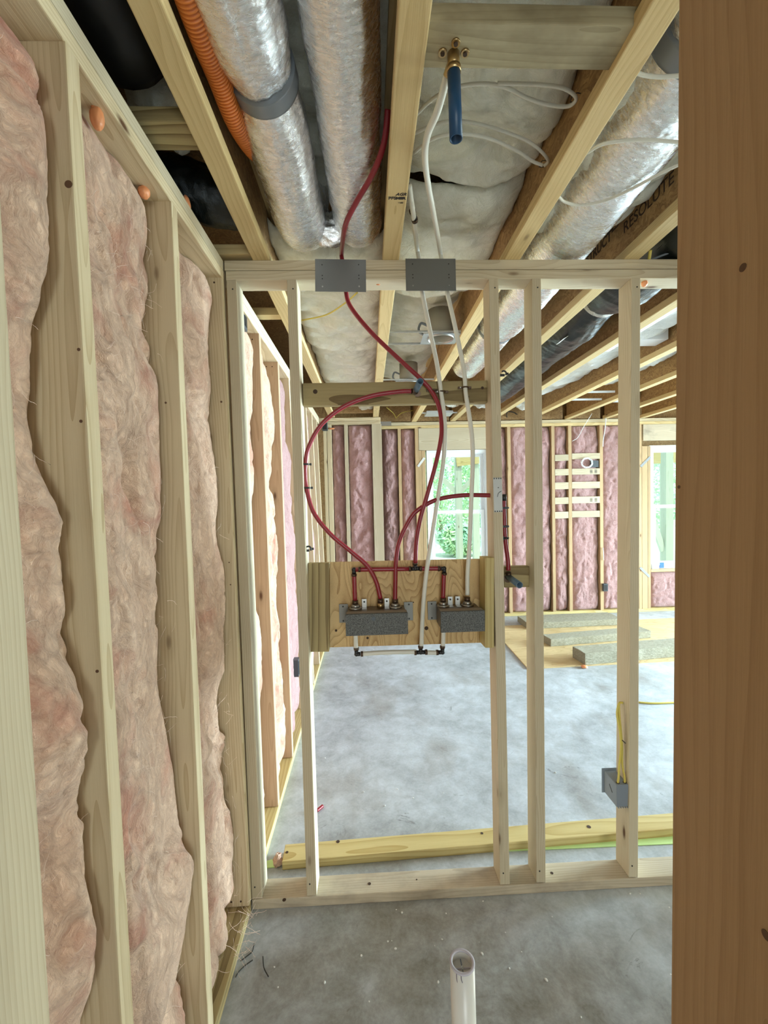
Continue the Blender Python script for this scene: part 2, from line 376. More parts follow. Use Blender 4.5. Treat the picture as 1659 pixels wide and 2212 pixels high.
def batt(name, f, nu, nv, mat, parent=None, back=.05, **tg):
    """fluffy slab; f(u, v) -> (front point, direction it bulges along)"""
    bm = bmesh.new(); g = []
    for j in range(nv+1):
        row = []
        for i in range(nu+1):
            p, nrm = f(i/nu, j/nv); row.append(bm.verts.new(p))
        g.append(row)
    bk = []
    p0, nrm = f(.5, .5)
    for (i, j) in [(0, 0), (nu, 0), (nu, nv), (0, nv)]:
        pass
    for j in range(nv):
        for i in range(nu): bm.faces.new((g[j][i], g[j][i+1], g[j+1][i+1], g[j+1][i]))
    rim = [g[0][i] for i in range(nu+1)] + [g[j][nu] for j in range(1, nv+1)] + [g[nv][i] for i in range(nu-1, -1, -1)] + [g[j][0] for j in range(nv-1, 0, -1)]
    rb = [bm.verts.new(v.co - nrm*back) for v in rim]
    for k in range(len(rim)): l = (k+1) % len(rim); bm.faces.new((rim[k], rim[l], rb[l], rb[k]))
    bm.faces.new(rb)
    return tag(link(name, tomesh(bm, name), mat, parent, smooth=True), **tg)
def blob(name, c, r, mat, lab, cat, sc=(1, 1, 1), seed=0, parent=None, amp=.3, **kw):
    bm = bmesh.new(); bmesh.ops.create_icosphere(bm, subdivisions=4, radius=1)
    for v in bm.verts:
        k = 1+amp*fbm(v.co*1.6+Vector((seed*3.3, seed, 0)), 3); v.co = Vector((v.co.x*sc[0], v.co.y*sc[1], v.co.z*sc[2]))*r*k
    return tag(link(name, tomesh(bm, name), mat, parent, Matrix.Translation(Vector(c)), smooth=True), lab, cat, **kw)
def text(name, body, mw, size, mat, parent=None, thick=.0003, xs=1.0, shear=0.0, bold=0.0):
    cu = bpy.data.curves.new(name, 'FONT'); cu.body = body; cu.size = size; cu.extrude = thick; cu.align_x = 'CENTER'; cu.align_y = 'CENTER'; cu.shear = shear; cu.offset = bold
    tmp = bpy.data.objects.new(name+'_t', cu); COL.objects.link(tmp)
    me = bpy.data.meshes.new_from_object(tmp.evaluated_get(bpy.context.evaluated_depsgraph_get())); bpy.data.objects.remove(tmp)
    for v in me.vertices: v.co.x *= xs
    return link(name, me, mat, parent, mw)
def basis(loc, xdir, ydir):
    x = Vector(xdir).normalized(); y = Vector(ydir); y = (y-x*y.dot(x)).normalized(); z = x.cross(y); mw = Matrix.Identity(4)
    for i in range(3): mw[i][0] = x[i]; mw[i][1] = y[i]; mw[i][2] = z[i]; mw[i][3] = loc[i]
    return mw

# ------------------------------------------------------------------ the setting
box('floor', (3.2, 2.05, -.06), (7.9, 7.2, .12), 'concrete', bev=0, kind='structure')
box('ceiling', (3.2, 2.05, TOP+.302+.012), (7.9, 7.2, .024), 'osb', bev=0, kind='structure')
def wallX(name, X, y0, y1): return box(name, (X, (y0+y1)/2, 1.38), (.012, y1-y0, 2.8), 'osb', bev=0, kind='structure')
wallX('wall_left', -.72, -1.5, 5.6)
box('wall_light_block', (4.65, YP(1.3)+.115, 1.25), (4.6, .012, 2.4), 'gypsum', bev=0, kind='structure')  # unseen panel added to keep right-hand daylight off the near floor
wf = empty('wall_front_added', (3, -1.5, 0)); tag(wf, kind='structure')  # unseen wall added to cut frontal light, with a gap for the fill
for x0, x1, z0, z1 in ((-.72, -.2, 0, 2.79), (1.2, 7.0, 0, 2.79), (-.2, 1.2, 2.2, 2.79)): box('sheathing', ((x0+x1)/2, -1.5, (z0+z1)/2), (x1-x0, .012, z1-z0), 'osb', wf, bev=0)
wr = empty('wall_right_added', (7.0, 2, 0)); tag(wr, kind='structure')  # unseen wall added so sky light enters only through its openings
for y0, y1, z0, z1 in ((-1.5, .75, 0, 2.79), (2.02, 2.25, 0, 2.79), (4.35, 5.6, 0, 2.79), (.75, 2.02, 2.25, 2.79), (2.25, 4.35, 2.25, 2.79), (.75, 2.02, 0, .35)):
    box('sheathing', (7.0, (y0+y1)/2, (z0+z1)/2), (.012, y1-y0, z1-z0), 'osb', wr, bev=0)
wb = empty('wall_back', (2, 5.45, 0)); tag(wb, kind='structure')
WIN = [(.745, 1.515, .545, 2.115), (3.60, 4.37, .545, 2.125)]
def sheath(x0, x1, z0, z1): box('sheathing', ((x0+x1)/2, 5.456, (z0+z1)/2), (x1-x0, .011, z1-z0), 'osb', wb, bev=0)
sheath(-.72, WIN[0][0], 0, 2.79); sheath(WIN[0][1], WIN[1][0], 0, 2.79); sheath(WIN[1][1], 4.85, 0, 2.79); sheath(4.85, 6.75, 2.25, 2.79); sheath(6.75, 7.0, 0, 2.79)  # far-right gap added to admit the rear fill light
for w in WIN: sheath(w[0], w[1], 0, w[2]); sheath(w[0], w[1], w[3], 2.79)
def window(name, x0, x1, z0, z1, y=5.385):
    w = empty(name, ((x0+x1)/2, y, z0)); tag(w, kind='structure')
    def rect(nm, a, b, c, d, yy, t, dp, mat='vinyl_white', parent=w):
        bm = bmesh.new()
        box_bm(bm, a, b, yy-dp/2, yy+dp/2, c, c+t); box_bm(bm, a, b, yy-dp/2, yy+dp/2, d-t, d)
        box_bm(bm, a, a+t, yy-dp/2, yy+dp/2, c+t, d-t); box_bm(bm, b-t, b, yy-dp/2, yy+dp/2, c+t, d-t)
        return link(nm, tomesh(bm, nm), mat, parent)
    rect('window_frame', x0, x1, z0, z1, y, .038, .085)
    rect('window_stop', x0+.038, x1-.038, z0+.038, z1-.038, y+.005, .012, .05)
    zm = (z0+z1)/2+.01
    up = rect('upper_sash', x0+.05, x1-.05, zm-.02, z1-.05, y+.02, .034, .03)
    lo = rect('lower_sash', x0+.05, x1-.05, z0+.05, zm+.02, y-.015, .040, .03)
    box('glass_pane', ((x0+x1)/2, y+.02, (zm+z1)/2-.025), (x1-x0-.15, .004, z1-zm-.09), 'window_glass', up, bev=0)
    box('glass_pane', ((x0+x1)/2, y-.015, (zm+z0)/2+.02), (x1-x0-.17, .004, zm-z0-.11), 'window_glass', lo, bev=0)
    box('sash_lock', ((x0+x1)/2, y-.035, zm+.025), (.05, .02, .012), 'vinyl_white', lo)
    return w
for i, w in enumerate(WIN): window('window_%d' % (i+1), *w)

# ------------------------------------------------------------------ ceiling joists
JX = [-.421+.031, .081+.031, .56+.031, 1.041+.031, 1.55, 2.03, 2.515, 3.0, 3.48, 3.97, 4.45]
ORD = ['leftmost', 'second from left', 'third from left', 'fourth from left', 'fifth from left', 'sixth from left', 'seventh from left', 'eighth from left', 'ninth from left', 'tenth from left', 'rightmost far']
JN = ['above the tall dark gap beside the left wall top plate', 'above the gap between the two silver ducts and the white plastic pipes', 'crossing above the right of the two steel plates', 'with big printed lettering on its web',
      'right of the black duct', 'right of the brightest white insulation', 'second right of the brightest white insulation', 'far right over the back room', 'farther right over the back room', 'next to last over the back room', 'last on the right over the back room']
joists = []
def joist(i, x):
    t = empty('ceiling_joist', (x, 0, TOP))
    y0, y1 = -1.4, (4.94 if i < 2 else 5.30)
    fm = 'flange'
    beam('bottom_flange', (x, y0, TOP+.019), (x, y1, TOP+.019), .0635, .038, (1, 0, 0), fm, t)
    beam('top_flange', (x, y0, TOP+.302-.019), (x, y1, TOP+.302-.019), .0635, .038, (1, 0, 0), fm, t)
    w = beam('web', (x, y0, TOP+.151), (x, y1, TOP+.151), .011, .228, (1, 0, 0), 'osb', t, bev=0)
    tag(t, 'I-joist, %s' % JN[i], 'joist', 'ceiling joists')
    joists.append(t); return t, w
webs = []
for i, x in enumerate(JX): t, w = joist(i, x); webs.append(w)
# printed lettering
w = webs[3]; xw = JX[3]-.0062
text('lettering', 'RESOLUTE', basis((xw, 1.595, 2.610), (0, -1, 0), (0, 0, 1)), .062, 'ink_brown', w, xs=1.0, bold=.0004)
text('lettering', 'EXCEPT', basis((xw, 1.685, 2.668), (0, -1, 0), (0, 0, 1)), .070, 'ink_brown', w, xs=1.15, bold=.0012)
text('lettering', 'STRUCT', basis((xw, 1.93, 2.640), (0, -1, 0), (0, 0, 1)), .060, 'ink_brown', w, xs=.95, bold=.0018)
fl = [c for c in joists[1].children if c.name.startswith('bottom_flange')][0]
q = atZ(864, 436, TOP)
text('lumber_stamp', 'AGR', basis((JX[1]+.012, 1.335, TOP-.0004), (1, 0, 0), (0, -1, 0)), .016, 'ink', fl, shear=.3, bold=.0005)
text('lumber_stamp', 'MSR', basis((JX[1]+.012, 1.352, TOP-.0004), (1, 0, 0), (0, -1, 0)), .014, 'ink', fl, bold=.001, xs=1.15)
text('lumber_stamp', '1.8E', basis((JX[1]+.014, 1.372, TOP-.0004), (1, 0, 0), (0, -1, 0)), .009, 'ink', fl)
text('lumber_stamp', 'PFS', basis((JX[1]-.014, 1.352, TOP-.0004), (1, 0, 0), (0, -1, 0)), .017, 'ink', fl, bold=.0005)

# ------------------------------------------------------------------ the partition
def part_board(name, z0, z1, x0, x1, mat, label, dy0=0, dy1=.089):
    zc = (z0+z1)/2; y = YP(zc)+(dy0+dy1)/2
    return beam(name, (x0, y, zc), (x1, y, zc), z1-z0, dy1-dy0, (0, 0, 1), mat, label=label, cat='wall plate')
part_board('top_plate', TOP-T, TOP, -.53, 4.7, 'spruce', 'upper of the two top plates of the open partition, just under the joists')
part_board('top_plate', TOP-2*T, TOP-T-.0022, -.525, 4.7, 'spruce', 'lower of the two top plates of the open partition, nailed onto the stud tops')
part_board('bottom_plate', 0, T, -.475, 4.7, 'plate_dusty', 'dusty bottom plate of the open partition lying on the concrete floor')
SD = [('end', 499.5, 555, 'pale end stud of the partition beside the dark gap at the left wall'),
      ('b', 630, 673.5, 'slim partition stud left of the looping red pipe'),
      ('c', 1066.5, 1091, 'partition stud carrying the pale nail guard plate'),
      ('d', 1159, 1169, 'partition stud just right of the lower grey pipe stub'),
      ('e', 1374, 1368.5, 'partition stud with the grey electrical box near its foot')]
def nails(parent, pts, mat='wire_dark', r=.003, nrm=(0, -1, 0)):
    for p in pts:
        p = Vector(p); cyl('nail_head', p, p+Vector(nrm)*.0012, r, mat, parent, seg=8)
studs = {}
for k, xt, xb, lab in SD:
    A = PX(xb, T, 0); B = PX(xt, TOP-2*T, 0)
    c0 = A + Vector((0, .0445, 0)); c1 = B + Vector((0, .0445, 0))
    w = .038 if k not in 'de' else .037
    studs[k] = beam('wall_stud', c0, c1, w, .089, (1, 0, 0), 'spruce', label=lab, cat='stud', group='partition studs')
    nails(studs[k], [A.lerp(B, .985)+Vector((.004, 0, 0)), A.lerp(B, .02)+Vector((-.006, 0, 0))])
for k in range(2):
    x = 1.55+.406*k
    beam('wall_stud', (x, YP(T)+.0445, T), (x, YP(2.4)+.0445, TOP-2*T), .038, .089, (1, 0, 0), 'spruce', label='%s partition stud past the brown jamb, out of sight behind it' % ('first', 'second')[k], cat='stud', group='partition studs past the brown jamb')
# steel nail guard plates on the plates
def guard(x0, y0, x1, y1, label, tilt):
    a = P(x0, y0, -.002); b = P(x1, y1, -.002); c = (a+b)/2; t = empty('steel_guard_plate', c)
    box('plate_sheet', c, (b.x-a.x, .0016, a.z-b.z), 'steel', t, bev=.0003, rot=(tilt, 'Y'), rot2=(-.0477, 'X'))
    for fx in (-.36, .36):
        for fz in (.33, .0, -.10, -.34):
            q = c + Vector((fx*(b.x-a.x), -.001+.0477*fz*(a.z-b.z), fz*(a.z-b.z)))
            cyl('fixing_hole' if fz > -.3 else 'nail_head', q, q+Vector((0, -.0012, 0)), .0022 if fz > -.3 else .003, 'wire_dark' if fz > -.3 else 'bright_steel', t, seg=10)
    tag(t, label, 'metal plate')
guard(680, 560.5, 791.5, 630, 'dark steel guard plate over the red pipe on the partition top plates', .018)
guard(875.5, 559, 985.5, 628, 'dark steel guard plate over the two white pipes on the partition top plates', .006)
# upper treated block between studs
a = P(654, 852, .0515); b = P(1056, 845.5, .0515); zc = (a.z+b.z)/2
beam('blocking', (a.x, YP(zc)+.070, a.z), (b.x, YP(zc)+.070, b.z), .089, .038, (0, 0, 1), 'treated', label='treated wood block across the stud bay, behind the clamped pipes and upper pipe stub', cat='blocking')
ub = [o for o in bpy.data.objects if o.get('label', '').startswith('treated wood block across')][0]
for px, py, r in ((681, 846, .009), (1042, 838, .006), (1012, 857, .003)):
    q = P(px, py, .0508); cyl('knot', q, q+Vector((0, -.0006, 0)), r, 'ink_brown', ub, seg=16)
# plywood backer
a = P(664, 1216, .0895); b = P(1085, 1206.5, .0895); c = P(1085, 1387, .0895); d = P(664, 1400, .0895)
poly_prism('backer_panel', [a, b, c, d], (0, .0119, 0), 'ply_face', label='knotty plywood panel behind the two shower valves', cat='plywood panel')
nb = bpy.data.objects['backer_panel']
for px, py, r in ((753, 1345, .010), (921, 1357, .008), (794, 1378, .005), (893, 1301, .0025), (726, 1362, .005)):
    q = P(px, py, .0895); cyl('knot', q, q+Vector((0, -.0008, 0)), r, 'ink_brown', nb, seg=16)
# cleats
A = P(688.5, 1409, .0505); B = P(688.5, 1217, .0505)
beam('cleat', A+Vector((0, .019, 0)), B+Vector((0, .019, 0)), .082, .038, (1, 0, 0), 'treated', label='wide treated cleat at the left end of the plywood panel', cat='cleat')
A = P(1058, 1401, .001); B = P(1058, 1206, .001)
beam('cleat', A+Vector((0, .044, 0)), B+Vector((0, .044, 0)), .036, .087, (1, 0, 0), 'treated_yellow', label='narrow treated cleat at the right end of the plywood panel, against the stud', cat='cleat')
# lower right treated block
a = P(1096, 1247, .0515); b = P(1146, 1246, .0515)
beam('blocking', (a.x-.012, YP(a.z)+.070, a.z), (b.x+.01, YP(a.z)+.070, b.z), .084, .038, (0, 0, 1), 'treated', label='short treated block between two studs holding the lower pipe stub', cat='blocking')
# second run of plates and blocks above bay 0
beam('blocking', (-.66, YP(2.49)+.03, 2.49+.012), (JX[0]-.034, YP(2.49)+.03, 2.49+.012), .038, .089, (0, 0, 1), 'flange', label='short wood block beside the corner of the two top plates', cat='blocking')

bp = [o for o in bpy.data.objects if o.get('label', '').startswith('dusty bottom plate')][0]
for px, py, r in ((614, 1944, .007), (798, 1909, .006), (1192, 1886, .006), (900, 1900, .003)):
    q = atZ(px, py, T+.0002); o_ = cyl('knot', q, q+Vector((0, 0, .0005)), r, 'ink_brown', bp, seg=16)
# ------------------------------------------------------------------ left wall
def lstud(pt, pb, z0, z1, lab, mat='spruce_fir', w=.038, depth=.140, group='left wall studs near the camera'):
    A = LW(*pt); B = LW(*pb)     # both on the inner face
    k0 = (z0-B.z)/(A.z-B.z); k1 = (z1-B.z)/(A.z-B.z)
    p0 = B.lerp(A, k0); p1 = B.lerp(A, k1)
    off = Vector((-depth/2, 0, 0))
    return beam('wall_stud', p0+off, p1+off, w, depth, (0, 1, 0), mat, label=lab, cat='stud', group=group)
LZ0, LZ1 = T, TOP-2*T
S2 = lstud((157, 124), (277, 2212), LZ0, LZ1, 'large pale stud of the left wall nearest the camera, with flowing grain')
S3 = lstud((376.5, 440), (456, 2212), LZ0, LZ1, 'second left wall stud, halfway between the large near stud and the corner')
S4 = lstud((483.5, 612), (542.5, 1968), LZ0, LZ1, 'left wall corner stud beside the thin dark gap')
def lplate(z0, z1, y0, y1, lab, nm='top_plate', depth=.14, x=None, mat='spruce_fir'):
    zc = (z0+z1)/2; X = (XL(zc) if x is None else x)-depth/2
    return beam(nm, (X, y0, zc), (X, y1, zc), depth, z1-z0, (1, 0, 0), mat, label=lab, cat='wall plate')
lplate(TOP-T, TOP, .15, 4.9, 'upper top plate running along the left wall under the joists', mat='spruce')
lplate(TOP-2*T, TOP-T-.0022, .15, 4.9, 'lower top plate running along the left wall on its studs')
lplate(0, T, .3, YP(0)-.002, 'bottom plate of the left wall near the camera', 'bottom_plate', mat='treated')
lplate(0, T, YP(0)+.09, 4.9, 'bottom plate of the left wall in the back room', 'bottom_plate', mat='treated_yellow')
def knot(q, nrm, r, parent, asp=1.0):
    q = Vector(q); n = Vector(nrm); o = cyl('knot', q, q+n*.0005, r, 'knot_brown', parent, seg=20); return o
def on_end_face(o, px, py):      # the point of a left wall stud's camera-facing face seen at a pixel
    y = 1.0
    for _ in range(6):
        q = atY(px, py, y); y = stud_y_(o, q.z)-.0192
    return atY(px, py, y)
def stud_y_(o, z):
    mw = PMW[o.name]; p = mw.translation; d = mw.col[2].xyz; return p.y + d.y/d.z*(z-p.z)
for o, pts in ((S2, ((148, 398, .007), (170, 755, .003), (175, 910, .003), (210, 1450, .003))), (S3, ((358, 870, .003),)), (S4, ((495, 1215, .0025), (498, 1263, .0025), (478, 868, .004)))):
    for px, py, r in pts: knot(on_end_face(o, px, py), (0, -1, 0), r, o)
for o, z in ((S4, 2.372), (S4, .06)):
    for k in range(3): nails(o, [(XL(z)-.030-.035*k, stud_y_(o, z)-.0192, z)], 'ink_brown', .0035)
# beyond the partition
lst = [((560.5, 700), (600.5, 1681), 'left wall stud in the back room first past the partition'),
       ((601, 775), (633.5, 1646), 'left wall stud in the back room second past the partition')]
for pt, pb, lab in lst: lstud(pt, pb, LZ0, LZ1, lab, 'spruce_pink', group='left wall studs in the back room')
nmz = ['third', 'fourth', 'fifth', 'sixth', 'seventh']
for k in range(5):
    y = 3.06+.406*k
    beam('wall_stud', (XL(LZ0)-.07, y, LZ0), (XL(LZ1)-.07, y, LZ1), .038, .14, (0, 1, 0), 'spruce_fir', label='left wall stud in the back room, %s past the partition' % nmz[k], cat='stud', group='left wall studs in the back room')
for o in [o for o in bpy.data.objects if 'stud in the back room' in o.get('label', '') and ('first' in o['label'] or 'second' in o['label'])]:
    for k in range(3): nails(o, [(XL(2.36)-.035-.035*k, stud_y_(o, 2.36)-.0192, 2.36)], 'ink_brown', .0035)
beam('wall_stud', (XL(T)-.012-.06, YP(T)+.075, T), (XL(2.39)-.012-.06, YP(2.39)+.075, TOP-2*T), .12, .135, (1, 0, 0), 'jamb_pine', label='filler stud added inside the thin dark gap between the corner stud and the partition', cat='stud')  # dark stud added to stop light leaking through the corner gap
# ------------------------------------------------------------------ doorway jambs by the camera
jl = beam('door_jamb_stud', atY(110, 2212, .44)+Vector((-.019, -.06, -.99)), Vector((-.362-.019, .38, TOP-2*T)), .038, .14, (1, 0, 0), 'spruce', label='bright blurred jamb stud at the extreme left edge beside the camera', cat='stud')
a = atY(1448, 2212, .45); b = atY(1465, 0, .45); s = (b-a)/(b.z-a.z)
p0 = a + s*(T-a.z); p1 = a + s*(TOP-2*T-a.z); off = Vector((.019, -.07, 0))
jr = beam('door_jamb_stud', p0+off, p1+off, .038, .14, (1, 0, 0), 'jamb_pine', label='wide shaded brown jamb stud filling the right edge, closest to the camera', cat='stud')
for px, py, r in ((1605, 578, .0035), (1467, 1052, .0018), (1880-0, 2020, .004)):
    q = atX(min(px, 1655), py, .335); zz = q.z; fx = p0.x+(p1.x-p0.x)*(zz-T)/(TOP-3*T); q = atX(min(px, 1655), py, fx); knot((fx, q.y, q.z), (-1, 0, 0), r, jr)
beam('top_plate', (-.9, .38, TOP-T*1.5), (-.40, .38, TOP-T*1.5), .14, .038, (0, 1, 0), 'spruce', label='stub of top plate over the near left jamb stud', cat='wall plate')
beam('bottom_plate', (-.62, .38, T/2), (-.362, .38, T/2), .14, .038, (0, 1, 0), 'spruce', label='stub of bottom plate under the near left jamb stud', cat='wall plate')
beam('bottom_plate', (.32, .38, T/2), (1.3, .38, T/2), .14, .038, (0, 1, 0), 'spruce', label='bottom plate running right from the near right jamb stud', cat='wall plate')
beam('top_plate', (.32, .38, TOP-T*1.5), (1.3, .38, TOP-T*1.5), .14, .038, (0, 1, 0), 'spruce', label='top plate running right from the near right jamb stud', cat='wall plate')

# ------------------------------------------------------------------ pink batts in the left wall
def ybat(k):      # Y of the studs' centres on the wall at given z (linear between)
    return k
def stud_y(o, z): 
    mw = PMW[o.name]; p = mw.translation; d = mw.col[2].xyz; return p.y + d.y/d.z*(z-p.z)
def pink(name, ya, yb, rec, amp, seed, nu, nv, mat='pink_wool', z0=T+.004, z1=TOP-2*T-.004, fold=None, **tg):
    sv = Vector((seed*3.1, seed*7.7, seed*1.3))
    def f(u, v):
        z = z0+(z1-z0)*v; y0 = ya(z); y1 = yb(z); y = y0+(y1-y0)*u
        q = Vector((0, y, z))
        e = min(u, 1-u)*(y1-y0); ez = min(v, 1-v)*(z1-z0)
        edge = -.040*math.exp(-e/.012) - .03*math.exp(-ez/.03)
        wq = q + .06*Vector((0, noise.noise(q*4+sv), noise.noise(q*4-sv)))
        n = 1.25*fbm(Vector((0, wq.y*3.4, wq.z*2.0))+sv, 2) + .34*fbm(Vector((0, wq.y*10+wq.z*2, wq.z*5-wq.y*2))+sv, 3)
        rg = ridge(Vector((0, wq.y*5+wq.z*1.2, wq.z*2.6))+sv*1.7, 3); n -= 1.3*max(0, rg-.58)
        n += .075*fbm(Vector((0, wq.y*55+wq.z*20, wq.z*30))+sv, 3)
        pit = noise.noise(Vector((3, q.y*6.5, q.z*4))+sv*2.2); n -= 1.8*max(0, pit-.33)
        x = XL(z) - (rec(z) if callable(rec) else rec) + amp*n + edge + (fold(y, z, u, v) if fold else 0)
        x = max(min(x, XL(z)+.012 if .06 < u < .94 else XL(z)-.004), XL(z)-.13)
        dy = .012*noise.noise(q*4+sv*2) + .003*noise.noise(q*25+sv)
        return Vector((x, y + (dy if 0 < u < 1 else 0), z + .01*noise.noise(q*8-sv*2)*(1 if 0 < v < 1 else 0))), Vector((1, 0, 0))
    return batt(name, f, nu, nv, mat, back=.012, **tg)
def fibres(parent, ya, yb, rec, seed, n, L=.04, z0=.1, z1=2.3):
    rnd = random.Random(seed); bm = bmesh.new()
    for _ in range(n):
        z = rnd.uniform(z0, z1); y = rnd.uniform(ya(z)+.05, yb(z)-.05); x = XL(z)-(rec(z) if callable(rec) else rec)+rnd.uniform(-.012, .012)
        p = Vector((x, y, z)); d = Vector((rnd.uniform(-.2, .5), rnd.uniform(-1, 1), rnd.uniform(-1, 1))).normalized(); pts = [p]
        for k in range(6):
            d = (d+Vector((rnd.uniform(-.5, .3), rnd.uniform(-.5, .5), rnd.uniform(-.5, .5)))*.7).normalized(); p = p+d*L/6*rnd.uniform(.6, 1.4); pts.append(p)
        r = rnd.uniform(.00025, .0006); rings = []
        for i, pp in enumerate(pts):
            rings.append([bm.verts.new(pp+Vector((0, math.cos(a)*r, math.sin(a)*r))) for a in (0, 2.1, 4.2)])
        for a, b in zip(rings, rings[1:]):
            for k in range(3): bm.faces.new((a[k], a[(k+1) % 3], b[(k+1) % 3], b[k]))
    o = link('loose_fibres', tomesh(bm, 'loose_fibres'), 'fibre', parent, smooth=True); o['kind'] = 'stuff'
def side(o, s): return lambda z: stud_y(o, z)+s*.0195
def foldA(y, z, u, v):
    c = .60 + .10*math.sin(z*3.1+.5) + .05*math.sin(z*7.7)
    d = (u-c)/.085; f = -.050*math.exp(-d*d)*(0.55+.45*math.sin(z*2.3+1.2))
    for zz, uu, rr in ((.95, .72, .09), (.35, .6, .07), (1.75, .35, .06)):
        f -= .035*math.exp(-(((u-uu)*.38)**2/.003+(z-zz)**2/(rr**2)))
    return f + .018*math.exp(-((u-.86)/.1)**2)
near = 'pink wool batts in the near left wall'
bA = pink('insulation_batt', lambda z: .462, side(S2, -1), .058, .060, 1, 80, 420, fold=foldA, label='pink insulation batt with a deep vertical crease, at the far left beside the bright jamb', cat='insulation', group=near)
bB = pink('insulation_batt', side(S2, 1), side(S3, -1), .040, .045, 5, 84, 420, label='pink insulation batt between the large near stud and the next stud', cat='insulation', group=near)
bC = pink('insulation_batt', side(S3, 1), side(S4, -1), lambda z: .016+.018*z, .055, 9, 70, 380, label='shaggy pink insulation batt just left of the corner stud', cat='insulation', group=near)
fibres(bA, lambda z: .50, side(S2, -1), .055, 1, 160); fibres(bB, side(S2, 1), side(S3, -1), .035, 2, 260); fibres(bC, side(S3, 1), side(S4, -1), lambda z: .016+.018*z, 3, 260)
fr = 'pink wool batts in the back room left wall'
ys = [YP(1.2)+.095, 2.245-.02, 2.265+.0, 2.645-.02, 2.68]
SA, SB = [o for o in bpy.data.objects if o.get('label', '').startswith('left wall stud in the back room')][:2]
pink('insulation_batt', lambda z: YP(z)+.13, side(SA, -1), .045, .045, 12, 40, 220, label='pink insulation batt on the left wall first past the partition', cat='insulation', group=fr)
pink('insulation_batt', side(SA, 1), side(SB, -1), .035, .045, 14, 36, 200, label='pink insulation batt on the left wall, second past the partition', cat='insulation', group=fr)
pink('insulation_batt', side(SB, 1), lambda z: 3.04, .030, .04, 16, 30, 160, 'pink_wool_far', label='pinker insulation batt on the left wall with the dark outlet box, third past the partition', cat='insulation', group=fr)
for k in range(4):
    y = 3.06+.406*k
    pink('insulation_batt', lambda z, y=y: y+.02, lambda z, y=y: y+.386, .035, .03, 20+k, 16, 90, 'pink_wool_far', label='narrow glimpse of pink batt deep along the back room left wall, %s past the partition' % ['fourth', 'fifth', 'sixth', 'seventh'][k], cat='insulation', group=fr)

# ------------------------------------------------------------------ back room end wall
def fstud(px0, px1, Y, lab, z0=T, z1=TOP-2*T, mat='spruce_orange', py=1073, d=.12, cat='stud', group='end wall studs'):
    zz = atY((px0+px1)/2, py, Y).z; x0 = XofPx(px0, Y, zz); x1 = XofPx(px1, Y, zz)
    return beam('wall_stud', ((x0+x1)/2, Y+d/2, z0), ((x0+x1)/2, Y+d/2, z1), x1-x0, d, (1, 0, 0), mat, bev=.0015, label=lab, cat=cat, group=group)
def fpl(nm, x0, x1, z0, z1, Y, lab, mat='spruce_fir', d=.12):
    return beam(nm, (x0, Y+d/2, (z0+z1)/2), (x1, Y+d/2, (z0+z1)/2), z1-z0, d, (0, 0, 1), mat, label=lab, cat='wall plate')
xe = XofPx(822, FL, 2.4)
fpl('top_plate', -.56, xe, TOP-T, TOP, FL, 'upper top plate of the short nearer end wall behind the red pipe loop')
fpl('top_plate', -.56, xe, TOP-2*T, TOP-T-.0022, FL, 'lower top plate of the short nearer end wall behind the red pipe loop')
fpl('bottom_plate', -.48, xe, 0, T, FL, 'bottom plate of the short nearer end wall')
fpl('top_plate', xe+.01, 4.84, TOP-T, TOP, FY, 'upper top plate of the end wall over both windows')
fpl('top_plate', xe+.01, 4.84, TOP-2*T, TOP-T-.0022, FY, 'lower top plate of the end wall over both windows', 'flange')
fpl('bottom_plate', xe+.01, 4.84, 0, T, FY, 'bottom plate of the end wall behind the floor slabs', 'treated_yellow')
for px0, px1, lab, mt in ((702, 709, 'corner stud at the left end of the back room', 'spruce_fir'), (710, 719.5, 'stud doubled beside the left corner of the back room, under the orange foam', 'spruce_fir'),
                      (747, 754.5, 'slim pale stud left of the widest batt on the short end wall', 'spruce'), (806.5, 827.5, 'wide pale stud at the right end of the short end wall', 'spruce')):
    fstud(px0, px1, FL, lab, mat=mt, group='short end wall studs')
for px0, px1, lab in ((862, 868.6, 'slim orange stud between two batts left of the first window'), (899, 906, 'orange stud left of the first window header'),
                      (1097.5, 1104.5, 'first orange stud right of the first window'), (1192.5, 1199, 'orange stud at the left ends of the short horizontal slats'),
                      (1228.5, 1235.5, 'orange stud between the two columns of horizontal slats'), (1296, 1303, 'orange stud at the right ends of the long horizontal slats')):
    fstud(px0, px1, FY, lab)
for px0, px1, lab in ((906, 912.5, 'jack stud left of the first window'), (913, 920.5, 'inner jack stud against the first window frame'),
                      (1380, 1386.5, 'king stud left of the second window'), (1387, 1399, 'jack stud left of the second window'), (1399.5, 1405.5, 'inner jack stud against the second window frame'),
                      (1057, 1063.5, 'jack stud right of the first window')):
    z1 = 2.115 if px0 != 1380 else TOP-2*T
    fstud(px0, px1, FY, lab, z1=z1)
for i, w in enumerate(WIN):
    x0, x1 = w[0]-.10, w[1]+.09
    zb = w[3]+.003 if i == 0 else w[3]+.06
    beam('window_header', (x0, FY+.02, (zb+TOP-2*T)/2-.0005), (x1, FY+.02, (zb+TOP-2*T)/2-.0005), TOP-2*T-zb-.002, .038, (0, 0, 1), 'spruce' if i == 0 else 'plate_dusty', label='pale timber header over the %s window' % ('first, left' if i == 0 else 'second, right'), cat='header')
    beam('window_sill_plate', (w[0]-.005, FY+.06, w[2]-.02), (w[1]+.005, FY+.06, w[2]-.02), .036, .12, (0, 0, 1), 'spruce_orange', label='rough sill under the %s window' % ('first, left' if i == 0 else 'second, right'), cat='sill')
